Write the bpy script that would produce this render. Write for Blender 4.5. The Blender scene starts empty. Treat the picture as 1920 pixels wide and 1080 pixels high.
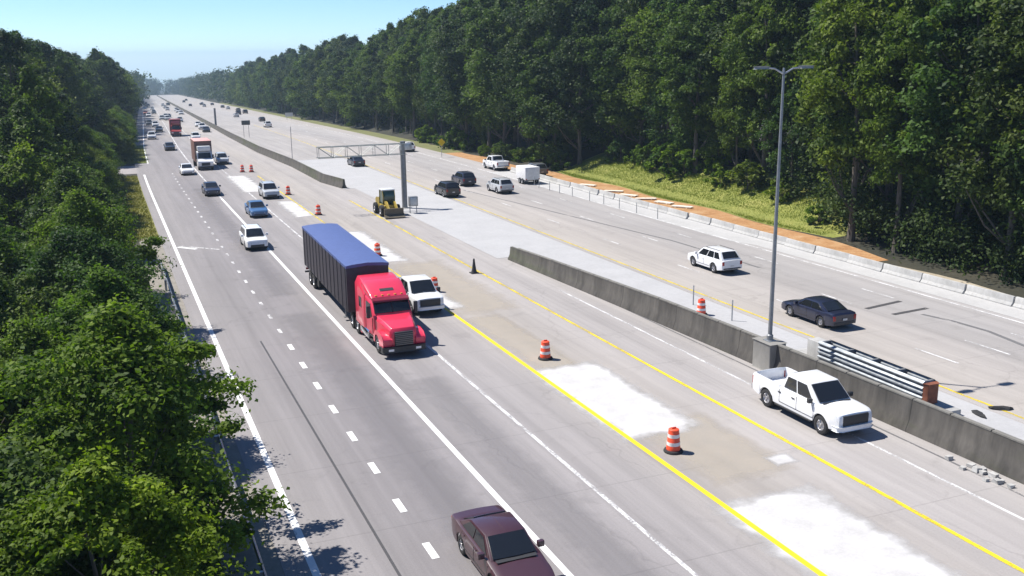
import bpy, bmesh, math, random
import numpy as np
from mathutils import Vector, Matrix, Quaternion
R = math.radians
scene = bpy.context.scene
col = scene.collection
rnd = random.Random(7)

# ------------------------------------------------------------------ terrain
def prof(Y):
    if Y < 110: return 0.0
    if Y < 230: return -.026*(Y-110)**2/240
    return -1.56-.026*(Y-230)
def cx(Y):
    if Y < 120: return 0.0
    if Y < 220: return .040*(Y-120)**2/200
    return 2.0+.040*(Y-220)
def slope(Y): return (prof(Y+.5)-prof(Y-.5))
def heading(Y): return math.atan((cx(Y+.5)-cx(Y-.5)))
STN = [-40+2.5*i for i in range(0, 109)]            # -40 .. 230
STN += [230+10*i for i in range(1, 48)]             # .. 700
STN += [700+50*i for i in range(1, 27)]             # .. 2000
STN += [2000+200*i for i in range(1, 11)]           # .. 4000
def interp(pts, x):
    if x <= pts[0][0]: return pts[0][1]
    for (a, b), (c, d) in zip(pts, pts[1:]):
        if x <= c: return b+(d-b)*(x-a)/max(c-a, 1e-6)
    return pts[-1][1]
def sm(a, b, t):
    t = min(1, max(0, (t-a)/(b-a))); return t*t*(3-2*t)
def bank(xr, Y):
    """rise of the verges beside the road; xr = distance from the shifted road axis"""
    r = sm(58.9, 66, xr)*1.7*sm(64, 76, Y) + sm(58.9, 75, xr)*1.2
    l = -sm(-2.2, 9, -xr)*2.4*(1-sm(75, 110, Y))
    return r + l

# ------------------------------------------------------------------ helpers
def setp(o, label=None, cat=None, group=None, kind=None):
    if label: o['label'] = label
    if cat: o['category'] = cat
    if group: o['group'] = group
    if kind: o['kind'] = kind
    return o
def empty(name, loc, rz=0, label=None, cat=None, group=None):
    o = bpy.data.objects.new(name, None); col.objects.link(o)
    o.location = loc; o.rotation_euler = (0, 0, rz); o.empty_display_size = .3
    return setp(o, label, cat, group)

class MB:
    def __init__(s): s.v = []; s.f = []; s.m = []
    def add(s, vs, fs, mi=0):
        b = len(s.v); s.v += [tuple(v) for v in vs]
        s.f += [tuple(i+b for i in f) for f in fs]; s.m += [mi]*len(fs); return s
    def box(s, x0, x1, y0, y1, z0, z1, mi=0):
        vs = [(x, y, z) for x in (x0, x1) for y in (y0, y1) for z in (z0, z1)]
        return s.add(vs, [(0,1,3,2),(4,6,7,5),(0,4,5,1),(2,3,7,6),(0,2,6,4),(1,5,7,3)], mi)
    def prism(s, poly, axis, a, b, mi=0):
        """extrude a 2-D polygon along an axis ('x','y','z')"""
        def P(u, w, t): return {'y': (u, t, w), 'x': (t, u, w), 'z': (u, w, t)}[axis]
        n = len(poly)
        vs = [P(u, w, a) for u, w in poly]+[P(u, w, b) for u, w in poly]
        fs = [tuple(range(n)), tuple(range(2*n-1, n-1, -1))]
        fs += [(i, (i+1) % n, (i+1) % n+n, i+n) for i in range(n)]
        return s.add(vs, fs, mi)
    def tube(s, p, q, r0, r1=None, n=10, mi=0, cap=True):
        r1 = r0 if r1 is None else r1
        p, q = Vector(p), Vector(q); d = (q-p).normalized()
        a = d.orthogonal().normalized(); b = d.cross(a)
        vs = []
        for c, r in ((p, r0), (q, r1)):
            for i in range(n):
                t = 2*math.pi*i/n; vs.append(c+a*(math.cos(t)*r)+b*(math.sin(t)*r))
        fs = [(i, (i+1) % n, (i+1) % n+n, i+n) for i in range(n)]
        if cap: fs += [tuple(range(n-1, -1, -1)), tuple(range(n, 2*n))]
        return s.add(vs, fs, mi)
    def lathe(s, prof_, axis='z', n=20, c=(0,0,0), mi=0, caps=True):
        """prof_: list of (radius, height)"""
        vs = []
        for r, h in prof_:
            for i in range(n):
                t = 2*math.pi*i/n; u, w = r*math.cos(t), r*math.sin(t)
                vs.append({'z': (c[0]+u, c[1]+w, c[2]+h), 'y': (c[0]+u, c[1]+h, c[2]+w), 'x': (c[0]+h, c[1]+u, c[2]+w)}[axis])
        fs = []
        for k in range(len(prof_)-1):
            for i in range(n):
                j = (i+1) % n; fs.append((k*n+i, k*n+j, k*n+n+j, k*n+n+i))
        if caps: fs += [tuple(range(n-1, -1, -1)), tuple(range((len(prof_)-1)*n, len(prof_)*n))]
        return s.add(vs, fs, mi)
    def xform(s, M):
        s.v = [tuple(M @ Vector(v)) for v in s.v]; return s
    def build(s, name, mats, parent=None, loc=(0,0,0), bevel=0, smooth=True, segs=2, normals=True):
        me = bpy.data.meshes.new(name)
        me.from_pydata(s.v, [], s.f)
        if not isinstance(mats, (list, tuple)): mats = [mats]
        for m in mats: me.materials.append(m)
        me.polygons.foreach_set('material_index', s.m)
        if normals or bevel:
            bm = bmesh.new(); bm.from_mesh(me)
            bmesh.ops.remove_doubles(bm, verts=bm.verts, dist=1e-4)
            if bevel:
                es = [e for e in bm.edges if len(e.link_faces) == 2 and e.calc_face_angle(0) > .5]
                bmesh.ops.bevel(bm, geom=es, offset=bevel, segments=segs, affect='EDGES', profile=.6)
            if normals: bmesh.ops.recalc_face_normals(bm, faces=bm.faces)
            bm.to_mesh(me); bm.free()
        if smooth:
            me.polygons.foreach_set('use_smooth', [True]*len(me.polygons))
            try: me.set_sharp_from_angle(angle=R(38))
            except Exception: pass
        o = bpy.data.objects.new(name, me); col.objects.link(o)
        o.location = loc
        if parent: o.parent = parent
        return o

# ------------------------------------------------------------------ materials
def mat(name):
    m = bpy.data.materials.new(name); m.use_nodes = True
    nt = m.node_tree; b = nt.nodes['Principled BSDF']
    return m, nt, b
def N(nt, t, **kw):
    n = nt.nodes.new(t)
    for k, v in kw.items():
        if k in n.inputs.keys(): n.inputs[k].default_value = v
        else: setattr(n, k, v)
    return n
def noise(nt, vec, scale, detail=4, rough=.55, dist=0):
    n = N(nt, 'ShaderNodeTexNoise'); n.inputs['Scale'].default_value = scale
    n.inputs['Detail'].default_value = detail; n.inputs['Roughness'].default_value = rough
    n.inputs['Distortion'].default_value = dist
    nt.links.new(vec, n.inputs['Vector']); return n.outputs['Fac']
def mapping(nt, vec, sc):
    n = N(nt, 'ShaderNodeMapping'); n.inputs['Scale'].default_value = sc
    nt.links.new(vec, n.inputs['Vector']); return n.outputs['Vector']
def ramp(nt, fac, stops, interp='LINEAR'):
    n = N(nt, 'ShaderNodeValToRGB'); cr = n.color_ramp; cr.interpolation = interp
    while len(cr.elements) < len(stops): cr.elements.new(.5)
    for e, (p, c) in zip(cr.elements, stops):
        e.position = p
        e.color = (c, c, c, 1) if isinstance(c, (int, float)) else (*c, 1)
    nt.links.new(fac, n.inputs['Fac']); return n.outputs['Color']
def mix(nt, fac, a, b, mode='MIX'):
    n = N(nt, 'ShaderNodeMix', data_type='RGBA', blend_type=mode)
    for sock, v in ((n.inputs['Factor'], fac), (n.inputs[6], a), (n.inputs[7], b)):
        if isinstance(v, (int, float)): sock.default_value = v
        elif isinstance(v, (tuple, list)): sock.default_value = (*v, 1)
        else: nt.links.new(v, sock)
    return n.outputs[2]
def math_(nt, op, a, b=0.0):
    n = N(nt, 'ShaderNodeMath', operation=op)
    for i, v in enumerate((a, b)):
        if isinstance(v, (int, float)): n.inputs[i].default_value = v
        else: nt.links.new(v, n.inputs[i])
    return n.outputs[0]
def objco(nt): return N(nt, 'ShaderNodeTexCoord').outputs['Object']

_mc = {}
def simple(name, c, rough=.5, metal=0, coat=0, dirt=.12, spec=.5):
    if name in _mc: return _mc[name]
    m, nt, b = mat(name)
    oc = objco(nt)
    f = noise(nt, oc, 3.1, 5)
    dk = tuple(x*(1-dirt) for x in c); lt = tuple(min(1, x*(1+dirt*.6)) for x in c)
    nt.links.new(ramp(nt, f, [(.3, dk), (.7, lt)]), b.inputs['Base Color'])
    b.inputs['Roughness'].default_value = rough; b.inputs['Metallic'].default_value = metal
    b.inputs['Coat Weight'].default_value = coat; b.inputs['Coat Roughness'].default_value = .06
    b.inputs['Specular IOR Level'].default_value = spec
    _mc[name] = m; return m
def paint(c): return simple('paint_%02d_%02d_%02d' % tuple(int(x*99) for x in c), c, .38, 0, .6, .05)
GLASS = simple('vehicle_glass', (.012, .014, .017), .07, 0, 0, .0, .7)
RUBBER = simple('rubber', (.022, .022, .023), .85)
DARKTRIM = simple('dark_trim', (.03, .03, .032), .55)
CHROME = simple('chrome', (.72, .72, .74), .18, 1)
RIM = simple('wheel_rim', (.42, .42, .44), .35, .8)
GALV = simple('galvanised_steel', (.40, .42, .44), .42, .7, 0, .3)
STEEL = simple('painted_steel', (.22, .23, .24), .5, .3, 0, .2)
LAMP = simple('headlamp_lens', (.75, .77, .8), .1, .3)
TAIL = simple('taillamp_lens', (.30, .012, .012), .15)
ORANGE = simple('barrel_orange', (.80, .085, .03), .5, 0, 0, .08)
WHITEB = simple('barrel_white', (.75, .74, .73), .45, 0, 0, .1)
YELLOWP = simple('machine_yellow', (.40, .29, .045), .45, 0, 0, .2)
WOOD = simple('pale_timber', (.62, .52, .38), .8, 0, 0, .2)
BARK = None

def surf_road(name, axis_stops, x0, x1, contrast=.12, stain=.5):
    """worn paving: colour changes lane by lane across the road, streaks along it"""
    m, nt, b = mat(name)
    oc = objco(nt)
    sep = N(nt, 'ShaderNodeSeparateXYZ'); nt.links.new(oc, sep.inputs[0])
    wob = noise(nt, mapping(nt, oc, (.5, .06, 1)), 1.0, 4)
    xx = math_(nt, 'ADD', sep.outputs['X'], math_(nt, 'MULTIPLY', math_(nt, 'SUBTRACT', wob, .5), 1.6))
    t = math_(nt, 'DIVIDE', math_(nt, 'SUBTRACT', xx, x0), x1-x0)
    base = ramp(nt, t, [((p-x0)/(x1-x0), c) for p, c in axis_stops])
    big = noise(nt, mapping(nt, oc, (.35, .05, 1)), 1.0, 5, .6)
    base = mix(nt, 1, base, ramp(nt, big, [(.3, 1-contrast), (.7, 1+contrast*.3)]), 'MULTIPLY')
    streak = noise(nt, mapping(nt, oc, (2.6, .035, 1)), 1.0, 5, .65)
    base = mix(nt, 1, base, ramp(nt, streak, [(.28, 1-contrast), (.6, 1.0)]), 'MULTIPLY')
    sp = noise(nt, oc, .55, 6, .7, .6)
    base = mix(nt, stain, base, ramp(nt, sp, [(.30, .72), (.42, 1.0)]), 'MULTIPLY')
    grit = noise(nt, oc, 14, 3, .7)
    base = mix(nt, 1, base, ramp(nt, grit, [(.25, .88), (.75, 1.06)]), 'MULTIPLY')
    vo = N(nt, 'ShaderNodeTexVoronoi', feature='DISTANCE_TO_EDGE'); vo.inputs['Scale'].default_value = .16
    wv = N(nt, 'ShaderNodeVectorMath', operation='ADD'); wn_ = N(nt, 'ShaderNodeTexNoise'); wn_.inputs['Scale'].default_value = .8; wn_.inputs['Detail'].default_value = 5
    nt.links.new(oc, wn_.inputs['Vector']); nt.links.new(mapping(nt, oc, (1, .45, 1)), wv.inputs[0]); nt.links.new(wn_.outputs['Color'], wv.inputs[1]); nt.links.new(wv.outputs[0], vo.inputs['Vector'])
    ck = ramp(nt, vo.outputs['Distance'], [(.0015, .84), (.006, 1.0)])
    gate = ramp(nt, noise(nt, oc, .09, 2), [(.45, 0.0), (.6, 1.0)])
    base = mix(nt, gate, base, mix(nt, 1, base, ck, 'MULTIPLY'))
    wp = math_(nt, 'FRACT', math_(nt, 'DIVIDE', math_(nt, 'SUBTRACT', xx, .83), 1.83))
    base = mix(nt, 1, base, ramp(nt, wp, [(.15, 1.0), (.5, .92), (.85, 1.0)]), 'MULTIPLY')
    jy = math_(nt, 'FRACT', math_(nt, 'DIVIDE', sep.outputs['Y'], 6.1))
    base = mix(nt, 1, base, ramp(nt, jy, [(0.0, .80), (.006, .84), (.012, 1.0)]), 'MULTIPLY')
    base = mix(nt, 1, base, (1.04, .99, .97), 'MULTIPLY')
    nt.links.new(base, b.inputs['Base Color'])
    b.inputs['Roughness'].default_value = .82
    bu = N(nt, 'ShaderNodeBump'); bu.inputs['Strength'].default_value = .25; bu.inputs['Distance'].default_value = .01
    nt.links.new(noise(nt, oc, 40, 3), bu.inputs['Height']); nt.links.new(bu.outputs[0], b.inputs['Normal'])
    return m
def worn(name, c, amount, stretch=(1.2, .25, 1), scale=2.2):
    """paint or thin cover that has worn through in places"""
    m, nt, b = mat(name)
    oc = objco(nt)
    f = noise(nt, mapping(nt, oc, stretch), scale, 6, .7)
    g = noise(nt, oc, 9, 4, .7)
    ff = math_(nt, 'ADD', math_(nt, 'MULTIPLY', f, .65), math_(nt, 'MULTIPLY', g, .35))
    lo = .36+.22*amount-.09
    a = ramp(nt, ff, [(lo, 0.0 if amount > .05 else .55), (lo+.12, 1.0)])
    nt.links.new(ramp(nt, g, [(.3, tuple(x*.86 for x in c)), (.7, c)]), b.inputs['Base Color'])
    nt.links.new(a, b.inputs['Alpha']); b.inputs['Roughness'].default_value = .7
    return m
def feather(name, c, c2, amax=1.0):
    """surface that breaks up into the paving round it along its rim (rim distance in attribute 'rim')"""
    m, nt, b = mat(name)
    oc = objco(nt)
    at = N(nt, 'ShaderNodeAttribute'); at.attribute_name = 'rim'
    f = noise(nt, oc, .9, 5, .58); g = noise(nt, oc, 8, 4, .7)
    s = math_(nt, 'ADD', math_(nt, 'MULTIPLY', at.outputs['Fac'], 1.0), math_(nt, 'MULTIPLY', math_(nt, 'SUBTRACT', f, .5), 1.0))
    a = ramp(nt, s, [(.12, 0.0), (.72, amax)])
    nt.links.new(a, b.inputs['Alpha'])
    nt.links.new(ramp(nt, math_(nt, 'ADD', math_(nt, 'MULTIPLY', f, .6), math_(nt, 'MULTIPLY', g, .4)), [(.35, c2), (.62, c)]), b.inputs['Base Color'])
    b.inputs['Roughness'].default_value = .9
    return m
def groundmat(name, stops, scale=.35, rough=.95):
    m, nt, b = mat(name)
    oc = objco(nt)
    f = noise(nt, oc, scale, 7, .68, .4); g = noise(nt, oc, 5.5, 4, .7)
    s = math_(nt, 'ADD', math_(nt, 'MULTIPLY', f, .6), math_(nt, 'MULTIPLY', g, .4))
    nt.links.new(ramp(nt, s, stops), b.inputs['Base Color'])
    b.inputs['Roughness'].default_value = rough
    return m
def concrete(name, c, c2, moss=None, scale=.8, joint=0):
    m, nt, b = mat(name)
    oc = objco(nt)
    f = noise(nt, oc, scale, 7, .65, .3)
    g = noise(nt, mapping(nt, oc, (1.5, 1.5, .25)), 2.4, 5, .65)      # run-off streaks down the face
    s = math_(nt, 'ADD', math_(nt, 'MULTIPLY', f, .5), math_(nt, 'MULTIPLY', g, .5))
    base = ramp(nt, s, [(.33, c2), (.66, c)])
    if moss:
        h = noise(nt, mapping(nt, oc, (1, .12, 1)), .55, 5, .6)
        base = mix(nt, ramp(nt, h, [(.52, 0.0), (.66, .75)]), base, moss)
    if joint:
        sp = N(nt, 'ShaderNodeSeparateXYZ'); nt.links.new(oc, sp.inputs[0])
        fr = math_(nt, 'FRACT', math_(nt, 'DIVIDE', sp.outputs['Y'], joint))
        base = mix(nt, 1, base, ramp(nt, fr, [(0, .35), (.006, .4), (.011, 1.0)]), 'MULTIPLY')
        wide = noise(nt, mapping(nt, oc, (1, .9, .12)), 1.0, 5, .7)
        base = mix(nt, 1, base, ramp(nt, wide, [(.36, .62), (.55, 1.0), (.75, 1.25)]), 'MULTIPLY')
    nt.links.new(base, b.inputs['Base Color'])
    b.inputs['Roughness'].default_value = .88
    return m
def leafmat(name, dark, light, trans=.3, hue=.25):
    m, nt, b = mat(name)
    out = nt.nodes['Material Output']
    at = N(nt, 'ShaderNodeAttribute'); at.attribute_name = 'tint'
    oi = N(nt, 'ShaderNodeObjectInfo')
    c = ramp(nt, at.outputs['Fac'], [(0.0, dark), (.55, tuple((a+b_)/2 for a, b_ in zip(dark, light))), (1.0, light)])
    alt = mix(nt, 1, c, ramp(nt, oi.outputs['Random'], [(0, (.62, .80, .92)), (.3, (.9, .95, 1)), (.6, (1.05, 1.05, .9)), (.85, (1.22, 1.16, .8)), (1, (1.42, 1.24, .8))]), 'MULTIPLY')
    nt.links.new(alt, b.inputs['Base Color'])
    b.inputs['Roughness'].default_value = .6; b.inputs['Specular IOR Level'].default_value = .18
    tr = N(nt, 'ShaderNodeBsdfTranslucent')
    nt.links.new(mix(nt, 1, alt, (1.0, 1.15, .45), 'MULTIPLY'), tr.inputs['Color'])
    mx = N(nt, 'ShaderNodeMixShader'); mx.inputs[0].default_value = trans
    nt.links.new(b.outputs[0], mx.inputs[1]); nt.links.new(tr.outputs[0], mx.inputs[2])
    nt.links.new(mx.outputs[0], out.inputs['Surface'])
    return m

# ------------------------------------------------------------------ world, sun, camera
EL, AZ = 56, -48
w = bpy.data.worlds.new("World"); scene.world = w; w.use_nodes = True
wn = w.node_tree; bg = wn.nodes['Background']
sky = wn.nodes.new('ShaderNodeTexSky'); sky.sky_type = 'NISHITA'; sky.sun_disc = False
sky.sun_elevation = R(EL); sky.sun_rotation = R(AZ); sky.altitude = 20; sky.air_density = .66; sky.dust_density = .0; sky.ozone_density = 9.0
wn.links.new(sky.outputs[0], bg.inputs['Color']); bg.inputs['Strength'].default_value = .100
sl = bpy.data.lights.new('sun', 'SUN'); sl.energy = 4.8; sl.angle = R(.55); sl.color = (1, .955, .89)
so = bpy.data.objects.new('sun', sl); col.objects.link(so)
sd = Vector((math.sin(R(AZ))*math.cos(R(EL)), math.cos(R(AZ))*math.cos(R(EL)), math.sin(R(EL))))
so.rotation_euler = sd.to_track_quat('Z', 'Y').to_euler(); so.location = (-60, 60, 120)
cam = bpy.data.cameras.new('camera'); co = bpy.data.objects.new('camera', cam); col.objects.link(co)
scene.camera = co
YAW, PIT, ROL, HC, FPX = R(22.536), R(13.463), R(-.661), 16.07, 1828.6
F_ = Vector((math.sin(YAW)*math.cos(PIT), math.cos(YAW)*math.cos(PIT), -math.sin(PIT)))
r_ = Vector((math.cos(YAW), -math.sin(YAW), 0)); u_ = r_.cross(F_)
rr = r_*math.cos(ROL)+u_*math.sin(ROL); uu = -r_*math.sin(ROL)+u_*math.cos(ROL)
Mx = Matrix((rr, uu, -F_)).transposed().to_4x4(); Mx.translation = (0, 0, HC)
co.matrix_world = Mx
cam.sensor_width = 36; cam.lens = 36*FPX/1920; cam.clip_start = .5; cam.clip_end = 9000
scene.view_settings.view_transform = 'Standard'; scene.view_settings.look = 'None'
scene.view_settings.gamma = 1; scene.view_settings.exposure = .73
scene.cycles.max_bounces = 6; scene.cycles.diffuse_bounces = 3; scene.cycles.glossy_bounces = 2
scene.cycles.transmission_bounces = 2; scene.cycles.transparent_max_bounces = 12; scene.cycles.volume_bounces = 0
scene.cycles.use_denoising = True

# ------------------------------------------------------------------ the ground and the paving
def grid(name, rows, m, kind='structure', rim=None):
    """rows: list of lists of points; one sheet"""
    vs = [p for r in rows for p in r]; n = len(rows[0]); fs = []
    for i in range(len(rows)-1):
        for j in range(n-1): fs.append((i*n+j, i*n+j+1, (i+1)*n+j+1, (i+1)*n+j))
    me = bpy.data.meshes.new(name); me.from_pydata(vs, [], fs); me.materials.append(m)
    me.polygons.foreach_set('use_smooth', [True]*len(fs))
    if rim is not None:
        a = me.attributes.new('rim', 'FLOAT', 'POINT'); a.data.foreach_set('value', rim)
    o = bpy.data.objects.new(name, me); col.objects.link(o)
    if kind: o['kind'] = kind
    return o
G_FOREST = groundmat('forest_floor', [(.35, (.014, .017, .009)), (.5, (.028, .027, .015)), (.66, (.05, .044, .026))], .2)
GX = [-1500, -700, -300, -150, -80, -50, -35, -25, -18, -12, -8, -5, -2, 0, 2, 15, 30, 45, 57, 59, 61, 63, 66, 70, 76, 85, 100, 130, 180, 300, 600, 1500]
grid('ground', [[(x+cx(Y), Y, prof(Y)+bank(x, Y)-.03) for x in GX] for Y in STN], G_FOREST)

def strip(name, xl, xr, Y0, Y1, dz, m, kind='structure', nx=1):
    f = lambda q, Y: q(Y) if callable(q) else q
    ys = [Y0]+[y for y in STN if Y0+.01 < y < Y1-.01]+[Y1]
    rows = []
    for Y in ys:
        i = 0
        # stay on the same facets as the ground: interpolate the profile between stations
        k = max(j for j in range(len(STN)) if STN[j] <= Y); k = min(k, len(STN)-2)
        t = (Y-STN[k])/(STN[k+1]-STN[k]); z = prof(STN[k])*(1-t)+prof(STN[k+1])*t; c = cx(STN[k])*(1-t)+cx(STN[k+1])*t
        a, b = f(xl, Y), f(xr, Y)
        rows.append([(a+(b-a)*j/nx+c, Y, z+dz) for j in range(nx+1)])
    return grid(name, rows, m, kind)
NEAR = surf_road('near_paving', [(0, (.265, .26, .26)), (4, (.25, .246, .248)), (8, (.225, .221, .228)), (10.4, (.205, .20, .21)), (12.4, (.245, .24, .246)),
    (15, (.27, .265, .268)), (18, (.30, .294, .292)), (21, (.345, .33, .305)), (26, (.35, .342, .335)), (32, (.34, .335, .325))], 0, 32, .16, .55)
FAR = surf_road('far_paving', [(30, (.37, .37, .37)), (36, (.37, .37, .37)), (37, (.37, .356, .330)), (42, (.352, .342, .328)), (44.5, (.31, .306, .30)), (47, (.32, .319, .317)), (53, (.36, .357, .353)), (54, (.35, .34, .325))], 30, 54, .12, .4)
strip('road', 4.0, 36.3, -30, 1500, .0, NEAR)
strip('far_road', 36.3, 53.6, -30, 1500, .002, FAR)
SHOULDER = concrete('pale_concrete_paving', (.41, .408, .41), (.33, .328, .33), None, .4)
strip('median_shoulder', 31.6, 36.15, 10, 120, .012, SHOULDER)
strip('outer_shoulder', lambda Y: 50.6 if Y < 68 else 49.8, 53.55, 20, 128, .012, concrete('outer_shoulder_concrete', (.44, .435, .425), (.35, .345, .34), None, .5))
# roadside kerb strip left of the edge line and the side road
strip('verge', 1.0, 4.0, 95, 148, -.005, groundmat('dry_grass', [(.33, (.10, .105, .020)), (.5, (.17, .165, .035)), (.68, (.23, .21, .06))], .5))
strip('verge', 2.6, 6.2, 169, 215, .006, groundmat('green_verge', [(.33, (.07, .095, .018)), (.5, (.11, .14, .028)), (.68, (.16, .18, .045))], .5))
strip('shoulder', 2.2, 4.0, -20, 95, -.012, groundmat('gravel_shoulder', [(.35, (.17, .155, .13)), (.55, (.24, .22, .19)), (.7, (.30, .28, .25))], .8))
strip('side_road', -16, 4.1, 152, 165, .004, surf_road('side_paving', [(-16, (.30, .29, .29)), (4, (.30, .29, .29))], -16, 4, .12, .3))
# dirt beyond the far edge
DIRT = groundmat('orange_soil', [(.33, (.22, .10, .035)), (.5, (.36, .19, .075)), (.66, (.44, .30, .17))], .7)
strip('soil', 53.6, lambda Y: min(58.85, interp([(58, 56.6), (74, 58.2), (120, 58.3), (130, 57.2)], Y)+.5*math.sin(Y*.31)), 58, 160, -.015, DIRT, nx=3)
strip('soil', 53.6, lambda Y: 55.4+.4*math.sin(Y*.4), 20, 58, -.015, groundmat('sandy_soil', [(.33, (.24, .19, .13)), (.5, (.34, .29, .21)), (.68, (.42, .37, .29))], .8))
strip('verge', 53.6, 57.5, 160, 700, -.01, groundmat('far_grass', [(.35, (.09, .10, .03)), (.6, (.17, .17, .06))], .3))

# ------------------------------------------------------------------ painted markings (each a flat sheet 4 mm up)
WP = worn('white_line_paint', (.74, .74, .73), .12); WP2 = worn('worn_white_paint', (.64, .635, .63), .62)
YP = worn('yellow_line_paint', (.78, .56, .012), .10); YP2 = worn('worn_yellow_paint', (.66, .50, .035), .60)
TAR = worn('tar_seal', (.06, .058, .06), .35, (1.5, .5, 1), 2); TAR2 = worn('faint_tar', (.15, .148, .15), .55, (1.5, .15, 1), 2)
def line(x, w_, Y0, Y1, m, name='edge_line', dz=.008):
    strip(name, (lambda Y: x(Y)-w_/2) if callable(x) else x-w_/2, (lambda Y: x(Y)+w_/2) if callable(x) else x+w_/2, Y0, Y1, dz, m)
line(4.93, .26, -20, 150, WP); line(6.0, .22, 168, 900, WP)
line(12.28, .24, -20, 118, WP); line(12.28, .2, 118, 900, WP2)
line(15.93, .17, -20, 70, WP2); line(15.93, .15, 70, 900, WP2)
line(19.58, .24, -20, 57.5, YP); line(19.58, .2, 57.5, 140, YP2)
line(25.5, .22, -20, 42, YP2, dz=.009); line(25.5, .17, -20, 45, worn('mid_yellow_paint', (.74, .55, .02), .38), dz=.013); line(25.5, .2, 42, 110, YP2)
line(28.5, .14, 15, 60, WP2)
line(36.75, .18, 20, 60, YP2, dz=.012); line(36.75, .16, 60, 300, YP2, dz=.012)
line(50.0, .2, 30, 400, WP2, dz=.016)
mb_rows = 0
DASHM = WP
def dashes(x, Y0, Y1, step, ln, w_, m):
    mb = MB(); y = Y0
    while y < Y1:
        c = cx(y); mb.add([(x-w_/2+c, y, prof(y)+.009), (x+w_/2+c, y, prof(y)+.009), (x+w_/2+cx(y+ln), y+ln, prof(y+ln)+.009), (x-w_/2+cx(y+ln), y+ln, prof(y+ln)+.009)], [(0, 1, 2, 3)])
        y += step
    o = mb.build('lane_dashes', m, normals=False, smooth=False); o['kind'] = 'structure'
dashes(8.75, 24.2, 56, 3.66, 1.15, .26, WP)
dashes(8.75, 57.2, 150, 3.66, 1.0, .2, WP2)
dashes(40.4, 24, 300, 12.2, 3.0, .15, WP2); dashes(44.1, 24, 300, 12.2, 3.0, .15, WP2); dashes(47.6, 24, 300, 12.2, 3.0, .15, WP2)
line(7.35, .10, 18, 56, TAR, 'tar_seam', .007)
line(lambda Y: 43.0+(90.5-Y)*.13 if Y > 72 else 45.4, .22, 60, 112, TAR2, 'tar_seam', .010)
line(lambda Y: 46.3+.5*math.sin(Y*.5), .3, 28, 44.5, TAR2, 'tar_seam', .010)
line(30.1, .12, 14, 75, TAR2, 'tar_seam', .007)
def quadmark(name, pts, m, dz):
    o = MB().add([(x, y, prof(y)+dz) for x, y in pts], [tuple(range(len(pts)))]).build(name, m, normals=False, smooth=False); o['kind'] = 'structure'
def bar(name, a, b, w_, m, dz):
    d = Vector((b[0]-a[0], b[1]-a[1])).normalized(); n = Vector((-d.y, d.x))*w_/2
    quadmark(name, [(a[0]+n.x, a[1]+n.y), (a[0]-n.x, a[1]-n.y), (b[0]-n.x, b[1]-n.y), (b[0]+n.x, b[1]+n.y)], m, dz)
bar('tar_patch', (44.0, 47.0), (47.4, 47.6), .34, TAR, .012); bar('tar_patch', (44.5, 45.2), (47.6, 45.5), .34, TAR, .012)
# worn lane arrow (shaft, head) on the left lane
bar('lane_arrow', (5.5, 89.0), (8.4, 86.0), .22, WP2, .010); bar('lane_arrow', (5.2, 88.7), (6.6, 87.0), .4, WP, .0125)

# fresh white concrete patches in the closed lane, rims broken up
PATCH = feather('fresh_concrete', (.52, .51, .505), (.41, .40, .39))
STAIN = feather('dark_asphalt_stain', (.20, .194, .204), (.182, .176, .186), .24)
DUST = feather('brown_dust', (.46, .405, .33), (.40, .362, .305), .5)
def patch(name, x0, x1, Y0, Y1, m, dz, rw=1.15, n=30, k=14):
    rows = []; rim = []
    for i in range(n+1):
        Y = Y0+(Y1-Y0)*i/n; r = []
        for j in range(k+1):
            x = x0+(x1-x0)*j/k
            r.append((x+cx(Y), Y, prof(Y)+dz))
            rim.append(min(1, min((x-x0), (x1-x), (Y-Y0), (Y1-Y))/rw))
        rows.append(r)
    return grid(name, rows, m, 'structure', rim)
patch('stain', 8.95, 12.1, 20, 62, STAIN, .003, 1.5, 70, 8); patch('stain', 9.2, 12.0, 66, 130, STAIN, .003, 1.5, 70, 8); patch('stain', 12.9, 15.2, 22, 46, STAIN, .003, 1.0, 40, 8)
patch('concrete_patch', 18.9, 23.6, 33.7, 44.9, PATCH, .0045)
patch('concrete_patch', 18.7, 23.9, 17.5, 27.8, PATCH, .0045)
patch('concrete_patch', 17.6, 21.2, 58, 66, PATCH, .0045)
patch('concrete_patch', 18.4, 22.2, 74, 90, PATCH, .0045)
patch('concrete_patch', 17.2, 20.2, 100, 113, PATCH, .0045, n=30)
patch('concrete_patch', 15.0, 18.6, 122, 142, PATCH, .0045, n=30)
patch('concrete_patch', 23.4, 24.8, 29.2, 30.4, PATCH, .0045, .4)
patch('dust', 19.9, 24.5, 28.5, 36, DUST, .003, 1.2); patch('dust', 19.6, 22.6, 42, 56, DUST, .003, 1.0); patch('dust', 19.4, 24.8, 56, 74, DUST, .003, 2.2, 60)

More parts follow.
